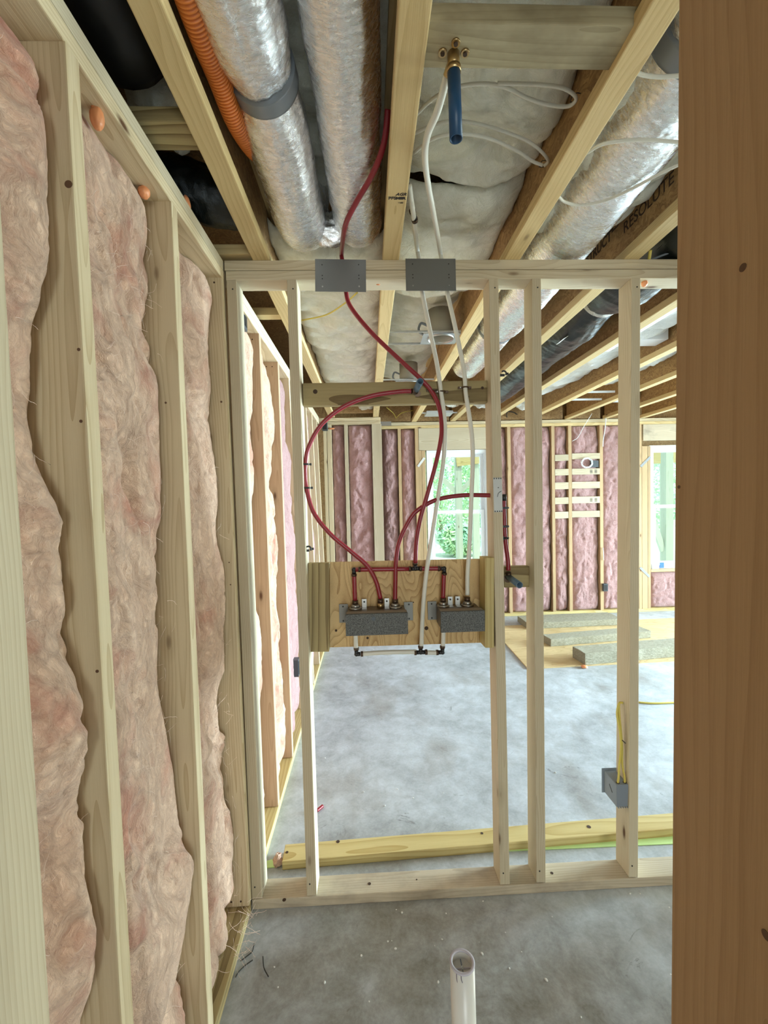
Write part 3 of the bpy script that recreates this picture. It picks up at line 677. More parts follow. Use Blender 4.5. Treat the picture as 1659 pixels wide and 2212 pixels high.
def fbatt(px0, px1, Y, lab, z0=T+.005, z1=TOP-2*T-.005, seed=0, rec=.015, nu=26, nv=150):
    x0 = XofPx(px0, Y, 1.5); x1 = XofPx(px1, Y, 1.5); sv = Vector((seed*2.3, seed*5.1, seed*.7))
    def f(u, v):
        x = x0+(x1-x0)*u; z = z0+(z1-z0)*v; q = Vector((x, 0, z))
        e = min(u, 1-u)*(x1-x0); ez = min(v, 1-v)*(z1-z0)
        y = Y + rec + .045*math.exp(-e/.02) + .03*math.exp(-ez/.03) - .028*fbm(q*5+sv, 4) + .03*max(0, ridge(Vector((q.x*6, 0, q.z*6))+sv, 3)-.45) - .006*fbm(q*40+sv, 2)
        return Vector((x + (.022*noise.noise(q*5+sv) if .01 < u < .99 else .012*noise.noise(q*6+sv)), max(y, Y+.002), z)), Vector((0, -1, 0))
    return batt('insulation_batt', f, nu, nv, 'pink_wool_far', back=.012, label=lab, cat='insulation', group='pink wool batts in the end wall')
fbatt(720, 746.5, FL, 'dark rose batt leftmost on the short end wall', seed=1, nu=18)
fbatt(755, 806, FL, 'widest rose batt on the short end wall, behind the red pipe loop', seed=2)
fbatt(828.5, 861.5, FY, 'pink batt right of the wide pale stud', seed=3)
fbatt(869, 898.5, FY, 'pink batt next to the left window framing', seed=4)
fbatt(1064, 1097, FY, 'sliver of pink batt seen past the lower grey pipe stub stud', seed=5)
fbatt(1105, 1192, FY, 'pink batt seen on both sides of the stud right of the lower grey pipe stub', seed=6, nu=40)
fbatt(1199.5, 1228, FY, 'narrow pink batt behind the short horizontal slats', seed=7)
fbatt(1236, 1295.5, FY, 'pink batt behind the long horizontal slats', seed=8, nu=36)
fbatt(1303.5, 1379.5, FY, 'pink batt with the small dark outlet box', seed=9, nu=40)
fbatt(1410, 1530, FY, 'square pink batt under the right window', z1=.50, seed=10, nu=50, nv=46)
fbatt(925, 1052, FY, 'pink batt under the left window behind the plywood panel', z1=.50, seed=11, nu=50, nv=46)
# slats
sl = [(982, 995.5, 979, 991.5), (1013, 1027, 1012, 1025), (1042, 1057, 1040.5, 1055), (1074.5, 1089, 1072.5, 1087), (1105.5, 1120, 1103.5, 1117.5)]
on = ['top', 'second', 'third', 'fourth', 'lowest']
for i, (a0, a1, b0, b1) in enumerate(sl):
    for (p0, p1, y0, y1, side_, gl) in ((1199.2, 1228.3, a0, a1, 'short', 'short wood slats between studs'), (1235.8, 1296, b0, b1, 'long', 'long wood slats between studs')):
        A = atY(p0, (y0+y1)/2+.5, FY-.003); B = atY(p1, (y0+y1)/2-.5, FY-.003)
        hgt = (y1-y0)/FPX*FY
        s_ = beam('wood_slat', A+Vector((0, .012, 0)), B+Vector((0, .012, 0)), hgt, .019, (0, 0, 1), 'spruce', bev=.001, label='%s horizontal slat counting down, %s column' % (on[i], side_), cat='slat', group=gl)
        if side_ == 'long' and i in (1, 3):
            for k in range(2):
                text('lumber_stamp', 'IIII', basis(B+Vector((-.05-.06*k, .0022, 0)), (0, 0, 1), (-1, 0, 0)), .045, 'ink', s_, bold=.001)
# low voltage box and coil
q = atY(1284, 1002, FY-.002)
t = empty('cable_box', q); box('box_body', q+Vector((0, .02, 0)), (.10, .05, .085), 'dark_grey', t, label='dark plastic box body'); tag(t, 'dark grey cable box between the top two long slats', 'electrical box')
pts = []
c = atY(1267, 1000, FY-.015)
for k in range(60):
    a = k/60*2*math.pi*3.2; rr = .058+.008*math.sin(k*.9); pts.append(c+Vector((rr*math.cos(a)*1.15, -.004*k/60-.008, rr*math.sin(a))))
tube('cable_coil', pts, .0035, 'vinyl_white', n=2, seg=8, label='coiled white cable hanging by the dark box on the end wall', cat='cable')
def outlet(c, s, lab, face='Y'):
    t = empty('outlet_box', c); 
    box('box_body', c, s, 'dark_grey', t); a, b = (0, 2) if face == 'Y' else (1, 2)
    o = Vector((0, -s[1]/2-.001, 0)) if face == 'Y' else Vector((s[0]/2+.001, 0, 0))
    sz = [s[0]*.7, .002, s[2]*.75] if face == 'Y' else [.002, s[1]*.7, s[2]*.75]
    box('box_opening', Vector(c)+o, sz, 'black_void', t, bev=0); tag(t, lab, 'electrical box')
outlet(atY(1306.5, 1268.5, FY-.01), (.055, .05, .095), 'small dark outlet box low on the end wall')
outlet(Vector((XL(.4)-.02, 2.80, .44)), (.05, .06, .11), 'dark outlet box low on the left wall of the back room', 'X')
outlet(atY(702, 922, FL-.03), (.06, .05, .09), 'small grey junction box high in the left corner of the back room')
q = LW(535, 684, .0); outlet(Vector((q.x-.04, q.y, q.z)), (.06, .05, .12), 'grey box at the top of the left wall just past the partition', 'X')
# thin white cables on the end wall
tube('white_cable', [atY(1279, 893, FY-.05), atY(1262, 920, FY-.02), atY(1248, 945, FY-.01), atY(1236, 953, FY-.005)], .003, 'vinyl_white', seg=8, label='thin white cable drooping above the long slats', cat='cable')
tube('white_cable', [atY(1309, 898, FY-.03), atY(1307, 925, FY-.02), atY(1303, 950, FY-.02), atY(1302, 965, FY-.012)], .0055, 'vinyl_white', seg=8, label='white cable hanging right of the long slats', cat='cable')
tube('white_cable', [atY(1302.5, 1183, FY-.01), atY(1303.5, 1196, FY-.015), atY(1304, 1210, FY-.01)], .005, 'vinyl_white', seg=8, label='short white cable end beside the long slat stud', cat='cable')
# straps
def strap(p0, p1, w_, lab, Y=FY-.003, mat='zinc_far'):
    A = atY(*p0, Y); B = atY(*p1, Y); beam('metal_strap', A, B, .0015, w_, (0, 1, 0), mat, bev=.0002, label=lab, cat='strap')
strap((903, 1008), (917, 989), .028, 'white slanting strap left of the first window', mat='label_white')
strap((1384, 1008), (1405, 987), .030, 'grey slanting strap upper left of the second window'); strap((1383, 1226), (1403, 1246), .030, 'grey slanting strap lower left of the second window')
box('metal_tie', atY(832, 915, FY-.03), (.15, .002, .05), 'bright_steel', label='bright metal tie plate on the end wall top plate', cat='metal plate')
box('blue_tape', atY(1430, 1221, FY+.02), (.055, .002, .07), 'blue_tape', label='piece of blue tape at the foot of the right window', cat='tape')
box('paper_note', atY(1416, 1223, FY+.022), (.09, .001, .075), 'label_white', label='white paper taped at the foot of the right window', cat='paper')

# ------------------------------------------------------------------ things on the floors
pl = [atZ(1140, 1443, .012), atZ(1090, 1385, .012)]
dirv = (pl[1]-pl[0]).normalized(); c0 = pl[0]
w1 = Vector((1, .035, 0)).normalized()
poly_prism('plywood_sheet', [c0, c0+w1*2.44, c0+w1*2.44+Vector((.02, 1.22, 0)), c0+Vector((.02, 1.22, 0))], (0, 0, -.0119), 'ply_floor', label='large plywood sheet lying on the concrete under the grey slabs', cat='plywood sheet')
def slab(fl, fr, depth, hgt, lab, z=.013, rise=(0, 0)):
    A = atZ(*fl, z); B = atZ(*fr, z); d = (B-A).normalized(); n = Vector((-d.y, d.x, 0)); L = (B-A).length; sv = random.Random(lab).random()*50
    bm = bmesh.new(); nx, ny = 60, 10; g = {}
    bmesh.ops.create_grid; mw = basis(A, d, n)
    box_bm(bm, 0, L, 0, depth, 0, hgt, .004)
    bmesh.ops.subdivide_edges(bm, edges=[e for e in bm.edges if e.calc_length() > .05], cuts=14, use_grid_fill=True)
    for v in bm.verts:
        v.co.z += rise[0]*math.sin(v.co.x/L*math.pi) + .004*noise.noise(v.co*12+Vector((sv, 0, 0))); v.co.y += .006*noise.noise(v.co*9+Vector((0, sv, 0)))
        if v.co.z < 0: v.co.z = 0
    return tag(link('mineral_wool_slab', tomesh(bm, 'mineral_wool_slab'), 'mineral_wool', None, mw), lab, 'insulation slab', 'grey brown wool slabs on the plywood')
slab((1139, 1359), (1345, 1350), .30, .07, 'grey brown wool slab farthest back, nearest the end wall')
slab((1190, 1397), (1406, 1378), .16, .075, 'grey brown wool slab in the middle of the plywood')
slab((1264, 1437), (1530, 1413), .19, .105, 'grey brown wool slab at the front edge of the plywood')
blob('foam_crumb', atZ(1262, 1440, .012), .022, 'foam_orange', 'orange foam crumb on the front edge of the plywood', 'foam', (1.3, 1, .6), 1)
blob('foam_crumb', atZ(1293, 1328, .03), .035, 'foam_orange', 'orange foam crumb near the foot of the end wall', 'foam', (1.3, 1, .6), 2)
# treated board on the floor
a = atZ(609, 1861, .0381); b = atZ(1447.6, 1790.6, .0381); d = (b-a).normalized(); n = Vector((-d.y, d.x, 0))
A = a+n*.0445-Vector((0, 0, .019)); B = A + d*2.44
beam('treated_board', A, B, .089, .038, n, 'treated_yellow', label='long yellowish treated board lying on the floor just behind the partition', cat='board')
tb = bpy.data.objects['treated_board']
for px, py, r in ((730, 1818, .008), (620, 1841, .006), (1041, 1800, .006), (1272, 1786, .009)):
    q = atZ(px, py, .0383); cyl('knot', q, q+Vector((0, 0, .0006)), r, 'ink_brown', tb, seg=16)
e0 = atZ(1097, 1839.5, .0005); e1 = atZ(1447.6, 1824, .0005); e2 = atZ(1447.6, 1807, .0005)
dd = (e1-e0).normalized(); nn = Vector((-dd.y, dd.x, 0))
poly_prism('sill_seal_strip', [e0-dd*.66, e0+dd*1.6, e0+dd*1.6+nn*.089, e0-dd*.66+nn*.089-Vector((0, 0, 0))], (0, 0, .003), 'lime_foam', label='lime green foam strip on the floor under the treated board', cat='foam strip')
poly_prism('sill_seal_scrap', [atZ(x, y, .001) for x, y in ((574, 1862), (592, 1857), (593, 1874), (577, 1876))], (0, 0, .004), 'lime_foam', label='small lime green foam scrap at the left end of the treated board', cat='foam strip')
blob('wool_tuft', atZ(600, 1858, .02), .020, 'pink_wool', 'small wool tuft and debris at the left end of the treated board', 'debris', (.9, 1, 1.3), 4, amp=.8)
A = atZ(684, 1752, .009); B = atZ(697, 1741, .009); tube('pipe_offcut', [A, B], .008, 'red_pex', label='short red pipe offcut lying on the concrete', cat='pipe')
tube('yellow_cable', [atZ(1380, 1517, .006), atZ(1410, 1519, .006), atZ(1448, 1518, .006), atZ(1540, 1512, .006)], .006, 'romex_yellow', label='yellow cable lying across the bright concrete at right', cat='cable')
for pts, lab in (([(519.8, 2075.8), (532.5, 2066), (544.5, 2055.6), (549, 2039)], 'dark bent wire offcut nearest the corner post on the near floor'),
                 ([(508.5, 2111), (516, 2099), (529.5, 2085.6), (546, 2073.6)], 'dark wire offcut leaning on the near left bottom plate'),
                 ([(567.8, 2066), (570, 2090), (579.8, 2109.6)], 'dark hooked wire offcut farthest right on the near floor')):
    tube('wire_offcut', [atZ(x, y, .003) for x, y in pts], .0016, 'wire_dark', seg=8, label=lab, cat='wire')
# tiny pale crumbs of debris
bm = bmesh.new(); rnd = random.Random(3)
for k in range(150):
    if k < 60: p = Vector((rnd.uniform(-.42, 1.2), rnd.uniform(.9, 1.56), 0))
    else: p = Vector((rnd.uniform(-.3, 2.5), rnd.uniform(1.95, 4.6), 0))
    if p.x > 1.3 and p.y > 3.55 or p.y < 1.6 and p.x < -.36: continue
    s = rnd.uniform(.0015, .0045); m_ = Matrix.Translation(p+Vector((0, 0, s*.4))) @ Matrix.Rotation(rnd.uniform(0, 3), 4, 'Z') @ Matrix.Diagonal((s*rnd.uniform(.6, 1.6), s, s*.6, 1))
    bmesh.ops.create_icosphere(bm, subdivisions=1, radius=1, matrix=m_)
tag(link('floor_crumbs', tomesh(bm, 'floor_crumbs'), 'label_white'), 'tiny pale crumbs scattered over the concrete', 'debris', kind='stuff')
# drain pipe
zt = .455; c0 = Vector((.198, .955, 0)); c1 = Vector((.193, .955, zt))
t = empty('drain_pipe', c0); tag(t, 'upright white plastic drain pipe stub with open rim in the near floor', 'pipe')
pa, pb = c0.copy(), c1
cyl('pipe_wall', pa, pb, .0285, 'pvc', t, seg=48, inner=.0235)
cyl('pipe_rim', pb-Vector((0, 0, .002)), pb+Vector((0, 0, .0012)), .0292, 'pvc_primer', t, seg=48, inner=.0228)
mem = cyl('inner_plug', pb-Vector((0, 0, .020)), pb-Vector((0, 0, .018)), .0234, 'pvc', t, seg=32)
blob('plug_nub', pb-Vector((0, 0, .015)), .003, 'label_white', None, None, (1, 1, 1.6), 1, mem)
box('plug_rib', pb-Vector((0, 0, .0165)), (.040, .0025, .003), 'pvc_primer', mem); box('plug_rib', pb-Vector((0, 0, .0165)), (.0025, .040, .003), 'grey_plastic', mem)
for dx, L in ((-.018, .026), (-.0085, .018)):
    yy = -math.sqrt(.0285**2-dx*dx)-.0004
    tube('primer_drip', [pb+Vector((dx, yy, -.002)), pb+Vector((dx+.0005, yy, -L*.6)), pb+Vector((dx+.003, yy, -L))], .0009, 'purple_drip', t, seg=6)

# ------------------------------------------------------------------ ducts and insulation between the joists
def wrinkle(seed, a1=.004, a2=.0022, ringf=38):
    def d(a, s, p):
        q = Vector((math.cos(a)*1.2, math.sin(a)*1.2, s*5+seed))
        return a1*2*fbm(q*1.3, 3) + a2*noise.noise(Vector((math.cos(a)*3+seed, math.sin(a)*3, s*ringf))) + a2*.9*ridge(Vector((math.cos(a)*4, math.sin(a)*4+seed, s*11)), 3)
    return d
def zline(pts, zs): return [atZ(x, y, z) for (x, y), z in zip(pts, zs)]
def duct(name, pts, r, mat, lab, seed, n=26, seg=96, squash=None, cat='duct', rad=None, a1=.004, a2=.0022, parent=None):
    return tube(name, pts, rad or r, mat, parent, seg=seg, n=n, disp=wrinkle(seed, a1, a2), label=lab, cat=cat)
# left silver duct, two lengths joined by a grey strap
X1 = (-.245, -.225)
t = empty('flexible_duct', (-.235, .9, 2.56)); tag(t, 'left silver flexible duct with a grey strap, beside the orange conduit', 'duct')
da = duct('duct_jacket', [(-.262, -.6, 2.59), (-.258, .2, 2.58), (-.252, .7, 2.585), (-.247, .95, 2.585), (-.238, 1.10, 2.60), (-.236, 1.135, 2.605)], .092, 'foil', None, 3, n=60, cat=None, parent=t, rad=lambda s, a: .092-.018*min(1, max(0, (a-1.60)/.09)))
db = duct('duct_jacket', [(-.236, 1.10, 2.60), (-.234, 1.14, 2.598), (-.230, 1.30, 2.585), (-.226, 1.48, 2.572), (-.222, 1.62, 2.572), (-.218, 1.70, 2.62), (-.216, 1.72, 2.74)], .090, 'foil', None, 8, n=44, cat=None, parent=t, rad=lambda s, a: .071+.019*min(1, a/.11))
tube('duct_strap', [(-.2385, 1.085, 2.599), (-.2355, 1.132, 2.604)], .0865, 'tape_grey', t, seg=64)
t = empty('flexible_duct', (-.03, .9, 2.56)); tag(t, 'right silver flexible duct running beside the tall center joist', 'duct')
duct('duct_jacket', [(-.060, -.6, 2.60), (-.048, .3, 2.605), (-.040, .8, 2.61), (-.030, 1.2, 2.61), (-.020, 1.48, 2.59), (-.014, 1.62, 2.585), (-.010, 1.70, 2.63), (-.008, 1.72, 2.74)], .088, 'foil', None, 21, n=50, cat=None, parent=t)
blob('foil_offcut', (-.115, 1.66, 2.56), .055, 'foil', 'crumpled foil between the two silver ducts at the partition', 'foil', (1.6, .6, 1), 5, amp=.7)
# conduit
pc = [(-.325, -.6, 2.54), (-.327, .3, 2.54), (-.330, .87, 2.53), (-.330, 1.05, 2.545), (-.325, 1.20, 2.55), (-.305, 1.36, 2.60), (-.27, 1.5, 2.70)]
tube('corrugated_conduit', pc, .0235, 'orange_conduit', n=190, seg=24, disp=lambda a, s, p: .0030*math.sin(s*2*math.pi/.0088), label='orange corrugated conduit along the left joist', cat='conduit')
# right silver duct in the bay past the white pipes
t = empty('flexible_duct', (.83, 1.5, 2.6)); tag(t, 'long silver flexible duct under the looping white cables, right of the steel plates', 'duct')
duct('duct_jacket', [(.80, -.4, 2.63), (.80, .5, 2.63), (.805, .9, 2.63), (.812, 1.02, 2.635)], .125, 'foil', None, 31, n=50, cat=None, parent=t, rad=lambda s, a: .128-.026*min(1, max(0, (a-1.26)/.13)))
duct('duct_jacket', [(.812, 1.0, 2.635), (.815, 1.05, 2.63), (.83, 1.3, 2.62), (.835, 1.7, 2.61), (.84, 2.2, 2.60), (.83, 2.62, 2.60), (.83, 2.68, 2.61)], .128, 'foil', None, 36, n=60, cat=None, parent=t, rad=lambda s, a: .098+.032*min(1, a/.16)-.02*max(0, (a-1.55)/.12))
duct('duct_jacket', [(.83, 2.66, 2.61), (.83, 2.75, 2.60), (.83, 3.1, 2.60), (.83, 3.5, 2.62)], .12, 'foil', None, 41, n=36, cat=None, parent=t)
tube('duct_strap', [(.809, .975, 2.635), (.812, 1.03, 2.635)], .1165, 'tape_grey', t, seg=64)
tube('duct_strap', [(.83, 2.655, 2.605), (.83, 2.675, 2.605)], .124, 'tape_grey', t, seg=64)
# black duct in the bay past the lettered joist
t = empty('flexible_duct', (1.3, 2.5, 2.6)); tag(t, 'glossy black flexible duct with a pinched joint and white tag', 'duct')
def bl(s, a): return .155
duct('duct_jacket', [(1.315, -.8, 2.64), (1.315, .5, 2.64), (1.31, 1.4, 2.64), (1.31, 2.0, 2.63), (1.31, 2.22, 2.62), (1.31, 2.34, 2.63)], .165, 'black_duct_skin', None, 51, n=44, cat=None, parent=t, rad=lambda s, a: .168-.055*min(1, max(0, (a-2.92)/.2)), a1=.008, a2=.002)
jb = duct('duct_jacket', [(1.31, 2.30, 2.63), (1.31, 2.38, 2.63), (1.31, 2.6, 2.62), (1.30, 3.1, 2.62), (1.30, 3.8, 2.60), (1.30, 4.3, 2.60)], .14, 'black_duct_skin', None, 57, n=50, cat=None, parent=t, rad=lambda s, a: .108+.045*min(1, a/.32), a1=.007, a2=.003)
q = atZ(1235, 727, 2.50)
g = box('duct_tag', (1.235, 2.62, 2.492), (.075, .10, .002), 'label_white', jb, bev=0, rot=(-.5, 'Y')); 
box('tag_print', (1.243, 2.60, 2.489), (.03, .05, .001), 'ink', g, bev=0, rot=(-.5, 'Y'))
tube('joint_tape', [(1.31, 2.325, 2.63), (1.31, 2.335, 2.63)], .128, 'foil_old', t, seg=64)
# black duct over the left wall gap, then a crossing one
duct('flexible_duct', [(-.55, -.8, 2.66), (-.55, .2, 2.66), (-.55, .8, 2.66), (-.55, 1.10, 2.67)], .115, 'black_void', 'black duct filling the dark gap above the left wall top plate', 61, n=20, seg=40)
duct('flexible_duct', [(-.70, 1.50, 2.62), (-.6, 1.52, 2.61), (-.5, 1.55, 2.60), (-.42, 1.57, 2.60)], .085, 'black_duct_skin', 'glinting black duct crossing the gap above the left wall near the corner', 63, n=30, seg=60, a2=.005)
blob('plastic_bundle', (-.555, 1.28, 2.68), .085, 'white_wool', 'dim grey white wool bundle in the gap above the left wall', 'insulation', (1, 1.5, .9), 8, amp=.5)
beam('blocking', (-.665, 1.155, 2.505), (JX[0]-.034, 1.155, 2.505), .089, .038, (0, 1, 0), 'treated', label='treated block across the dark gap above the left wall', cat='blocking')
beam('blocking', (-.665, 2.25, 2.50), (JX[0]-.034, 2.25, 2.50), .06, .038, (0, 1, 0), 'flange', label='wood block in the gap above the left wall past the partition', cat='blocking')
# shower head block and stub
bk = beam('blocking', (JX[1]+.020, .92, 2.501), (JX[2]-.018, .92, 2.501), .092, .038, (0, 1, 0), 'weathered', label='weathered block between two joists carrying the hanging blue pipe stub', cat='blocking')
tp = Vector((.205, .935, 2.482))
t = empty('drop_ear_fitting', tp); tag(t, 'brass drop ear elbow screwed under the overhead block', 'fitting')
cyl('fitting_body', tp, tp-Vector((0, 0, .034)), .013, 'brass', t); cyl('fitting_collar', tp-Vector((0, 0, .028)), tp-Vector((0, 0, .040)), .0155, 'brass', t)
tube('fitting_elbow', [tp-Vector((0, 0, .012)), tp+Vector((-.004, .014, -.012)), tp+Vector((-.008, .03, -.016))], .009, 'brass', t)
for dx, dy in ((-.024, -.004), (.024, -.004), (0, -.024)):
    e = cyl('mounting_ear', tp+Vector((dx, dy, 0)), tp+Vector((dx, dy, -.004)), .009, 'brass', t); cyl('ear_screw', tp+Vector((dx, dy, -.004)), tp+Vector((dx, dy, -.006)), .0045, 'ink_brown', e, seg=12)
cyl('pipe_stub', tp-Vector((0, 0, .036)), tp+Vector((.002, -.002, -.178)), .0138, 'blue_pex', seg=32, inner=.0115, label='blue pipe stub hanging straight down from the overhead block', cat='pipe')
# ceiling batts
def cbatt(x0, x1, y0, y1, zb, lab, seed, mat='white_wool', amp=.055, nu=44, nv=None, sag=.03, cre=1.5):
    nv = nv or int((y1-y0)/.016); sv = Vector((seed*4.1, seed*1.7, 0))
    def f(u, v):
        x = x0+(x1-x0)*u; y = y0+(y1-y0)*v; q = Vector((x, y, 0)); e = min(u, 1-u)*(x1-x0); ev = min(v, 1-v)*(y1-y0)
        z = zb + .035*math.exp(-e/.03) + .035*math.exp(-ev/.02) - sag*math.sin(u*math.pi) + amp*fbm(q*5+sv, 4) + cre*.035*max(0, ridge(Vector((q.x*1.5, q.y*6, 0))+sv, 3)-.42) + .004*fbm(q*35+sv, 3)
        return Vector((x+.006*noise.noise(q*9+sv), y, min(z, TOP+.29))), Vector((0, 0, -1))
    return batt('insulation_batt', f, nu, nv, mat, back=.012, label=lab, cat='insulation', group='white wool batts between the joists')
def bay(i): return JX[i]+.0085, JX[i+1]-.0085
b1, b2, b3, b4, b5, b6, b7, b8, b9 = [bay(i) for i in range(9)]
cbatt(*b1, -.6, 1.78, 2.755, 'white batt above the two silver ducts', 1, nu=30)
cbatt(*b1, 1.80, 2.16, 2.575, 'white batt just past the partition, left of the second joist', 2)
cbatt(*b1, 2.17, 3.02, 2.57, 'long lumpy white batt seen right of the slim partition stud', 3, sag=.02)
cbatt(*b1, 3.03, 4.5, 2.60, 'white batt farther back behind the looping red pipe', 4)
cbatt(*b2, -.6, 1.505, 2.605, 'white batt above the hanging blue pipe stub', 5, sag=.02)
cbatt(*b2, 1.508, 2.28, 2.60, 'white batt meeting the creased seam above the steel plates', 6, sag=.035)
cbatt(*b2, 2.285, 4.3, 2.715, 'white batt around the recessed light cans', 7)
cbatt(*b3, -.6, 1.74, 2.60, 'white batt beside the long silver duct, ending by the printed lettering', 8, sag=.04)
cbatt(*b3, 1.76, 3.4, 2.66, 'white batt above the long silver duct past the partition', 9)
cbatt(*b5, 2.3, 4.35, 2.60, 'bright white batt right of the black duct', 10, 'white_wool_bright', sag=.05)
cbatt(*b5, 4.37, 5.28, 2.68, 'torn white batt end above the end wall', 11, 'white_wool_bright')
cbatt(*b6, 2.4, 4.2, 2.62, 'white batt in the second bright bay from the black duct', 12, 'white_wool_bright', sag=.04)
cbatt(*b7, 2.2, 3.9, 2.64, 'white batt in the third bright bay from the black duct', 13, 'white_wool_bright')
cbatt(*b8, 2.0, 4.6, 2.70, 'white batt in the far right ceiling bay', 14, 'white_wool')
# white and grey ductwork at the right
box('ductboard_trunk', (1.80, 2.84, 2.60), (.40, .13, .12), 'white_paint', label='white painted box duct crossing between joists at the right', cat='duct')
box('sheet_metal_duct', (1.79, 2.72, 2.70), (.40, .12, .13), 'galvanized', label='dark grey metal duct above the white box duct', cat='duct')
beam('drip_channel', (1.60, 2.0, 2.485), (1.60, 2.80, 2.485), .03, .03, (1, 0, 0), 'white_paint', label='slim white channel beside the joist at upper right', cat='trim')
# silver ducts near the end wall
duct('flexible_duct', [(.13, 4.45, 2.60), (.3, 4.42, 2.60), (.5, 4.45, 2.61), (.56, 4.5, 2.64)], .085, 'foil', 'silver duct crossing just before the end wall', 71, n=20, seg=48)
duct('flexible_duct', [(.72, 4.2, 2.62), (.8, 4.35, 2.60), (.92, 4.6, 2.60), (.98, 4.7, 2.62)], .10, 'foil', 'short silver duct behind the upper treated block at right', 73, n=20, seg=48)
duct('flexible_duct', [(2.56, 4.55, 2.58), (2.75, 4.6, 2.58), (2.96, 4.62, 2.60)], .06, 'galvanized', 'thin metal duct crossing a bay above the long slats', 75, n=16, seg=32, a1=.001, a2=.0005)
for i, (x, y0) in enumerate(((.0, 4.6), (1.32, 4.62), (1.8, 4.7))):
    blob('wool_tuft', (x+.02, y0+.2, 2.62), .10, 'white_wool_bright' if i else 'white_wool', ['ragged white wool hanging before the short end wall', 'white wool lump at the right end of the upper treated block', 'torn white wool hanging above the end wall top plate'][i], 'insulation', (1.2, .6, .9), 9+i, amp=.8)
beam('blocking', (JX[0]+.034, 4.86, 2.60), (JX[1]-.034, 4.86, 2.60), .20, .03, (0, 0, 1), 'osb', label='strand board rim closing the first bay at the end wall', cat='blocking')
for i in range(1, 8):
    beam('rim_board', (JX[i]+.034, 5.36, 2.61), (JX[i+1]-.034, 5.36, 2.61), .26, .03, (0, 0, 1), 'osb', label='strand board rim over the end wall in the %s bay from the left' % ORD[i+1].replace(' from left', '').replace('rightmost far', 'last').replace('leftmost', 'first'), cat='rim board', group='strand board rims over the end wall')
# recessed light cans
def can(x, y, lab, s=1.0):
    t = empty('recessed_light', (x, y, TOP+.01)); tag(t, lab, 'light fitting')
    r = .075*s; z0 = TOP+.012
    hc = cyl('can_housing', (x, y, z0+.004), (x, y, z0+.16), r, 'vinyl_white' if 0 else 'can_paint', t, seg=40, inner=r*.96)
    cyl('can_lid', (x, y, z0+.157), (x, y, z0+.161), r*.97, 'can_paint', t, seg=40)
    cyl('can_collar', (x, y, z0-.008), (x, y, z0+.02), r*1.04, 'bright_steel', t, seg=40, inner=r*.98)
    bm = bmesh.new(); n = 40; hw = .112*s; hd = .085*s; ri = [bm.verts.new((x+r*math.cos(a*2*math.pi/n), y+r*math.sin(a*2*math.pi/n), z0)) for a in range(n)]
    ro = []
    for a in range(n):
        c_, s_ = math.cos(a*2*math.pi/n), math.sin(a*2*math.pi/n); k = min(hw/max(abs(c_), 1e-6), hd/max(abs(s_), 1e-6)); ro.append(bm.verts.new((x+c_*k, y+s_*k, z0)))
    for a in range(n): b_ = (a+1) % n; bm.faces.new((ri[a], ro[a], ro[b_], ri[b_]))
    pn = link('mounting_pan', tomesh(bm, 'mounting_pan'), 'galvanized', t); sm = pn.modifiers.new('s', 'SOLIDIFY'); sm.thickness = .0015
    for yy in (y-.095*s, y+.095*s):
        bar = box('hanger_bar', ((JX[1]+JX[2])/2, yy, z0+.006), (JX[2]-JX[1]-.07, .004, .012), 'galvanized', t)
    tube('flexible_whip', [(x-r, y+.01, z0+.08), (x-r-.04, y, z0+.09), (x-r-.055, y, z0+.05), (x-r-.03, y-.01, z0+.02), (x-r, y-.02, z0+.012)], .007, 'grey_plastic', t, seg=12)
plain('can_paint', (.34, .32, .26), .5)
can(.455, 2.56, 'nearer recessed light can with its bracket, between joists past the partition')
can(.36, 3.55, 'farther recessed light can, partly hidden by the upper treated block')
t = empty('recessed_light', (.98, 4.85, TOP)); tag(t, 'flat metal light bracket above the first window header', 'light fitting')
box('mounting_pan', (.83, 4.9, TOP+.02), (.30, .20, .03), 'galvanized', t); box('hanger_bar', (.83, 4.82, TOP+.015), (.40, .006, .015), 'galvanized', t)
t = empty('recessed_light', (2.28, 4.3, TOP)); tag(t, 'flat metal light bracket high above the long slats', 'light fitting')
box('hanger_bar', (2.27, 4.18, TOP+.07), (.40, .006, .02), 'vinyl_white', t); box('hanger_bar', (2.27, 4.42, TOP+.05), (.40, .006, .02), 'vinyl_white', t)

# ------------------------------------------------------------------ water pipes on the partition
def pipe(name, pts, mat, lab, r=.0086, **kw):
    """pts: (px, py, depth behind the partition face)"""
    return tube(name, [P(x, y, d) if isinstance(d, (int, float)) else d[0] for x, y, d in pts], r, mat, seg=20, n=10, label=lab, cat='pipe', **kw)
up = lambda x, y, z: ('', '', (atZ(x, y, z),))
pipe('pex_pipe', [up(838, 236, 2.60), up(833, 290, 2.56), up(822, 335, 2.53), up(800, 385, 2.51), up(768, 440, 2.49), up(745, 490, 2.48), (738, 545, .040), (739, 562, .040), (742, 590, .040), (747, 628, .040), (757, 662, .038), (800, 716, .032), (860, 774, .030), (908, 818, .030), (934, 848, .034), (949, 882, .034), (954, 925, .030), (950, 962, .028), (938, 1015, .026), (921, 1075, .028), (908, 1120, .032), (900, 1165, .040), (897, 1216, .048)], 'red_pex', 'long red pipe from the ducts through the steel plate down to the red tee')
pipe('pex_pipe', [(888, 845, .022), (862, 846, .020), (800, 856, .018), (740, 880, .018), (692, 920, .020), (666, 968, .028), (660, 1003, .030), (659, 1025, .030), (662, 1054, .030), (678, 1108, .028), (715, 1155, .030), (760, 1193, .038), (793, 1222, .046), (812, 1255, .050), (822, 1293, .050)], 'red_pex', 'red pipe looping out left from the upper stub to the left valve')
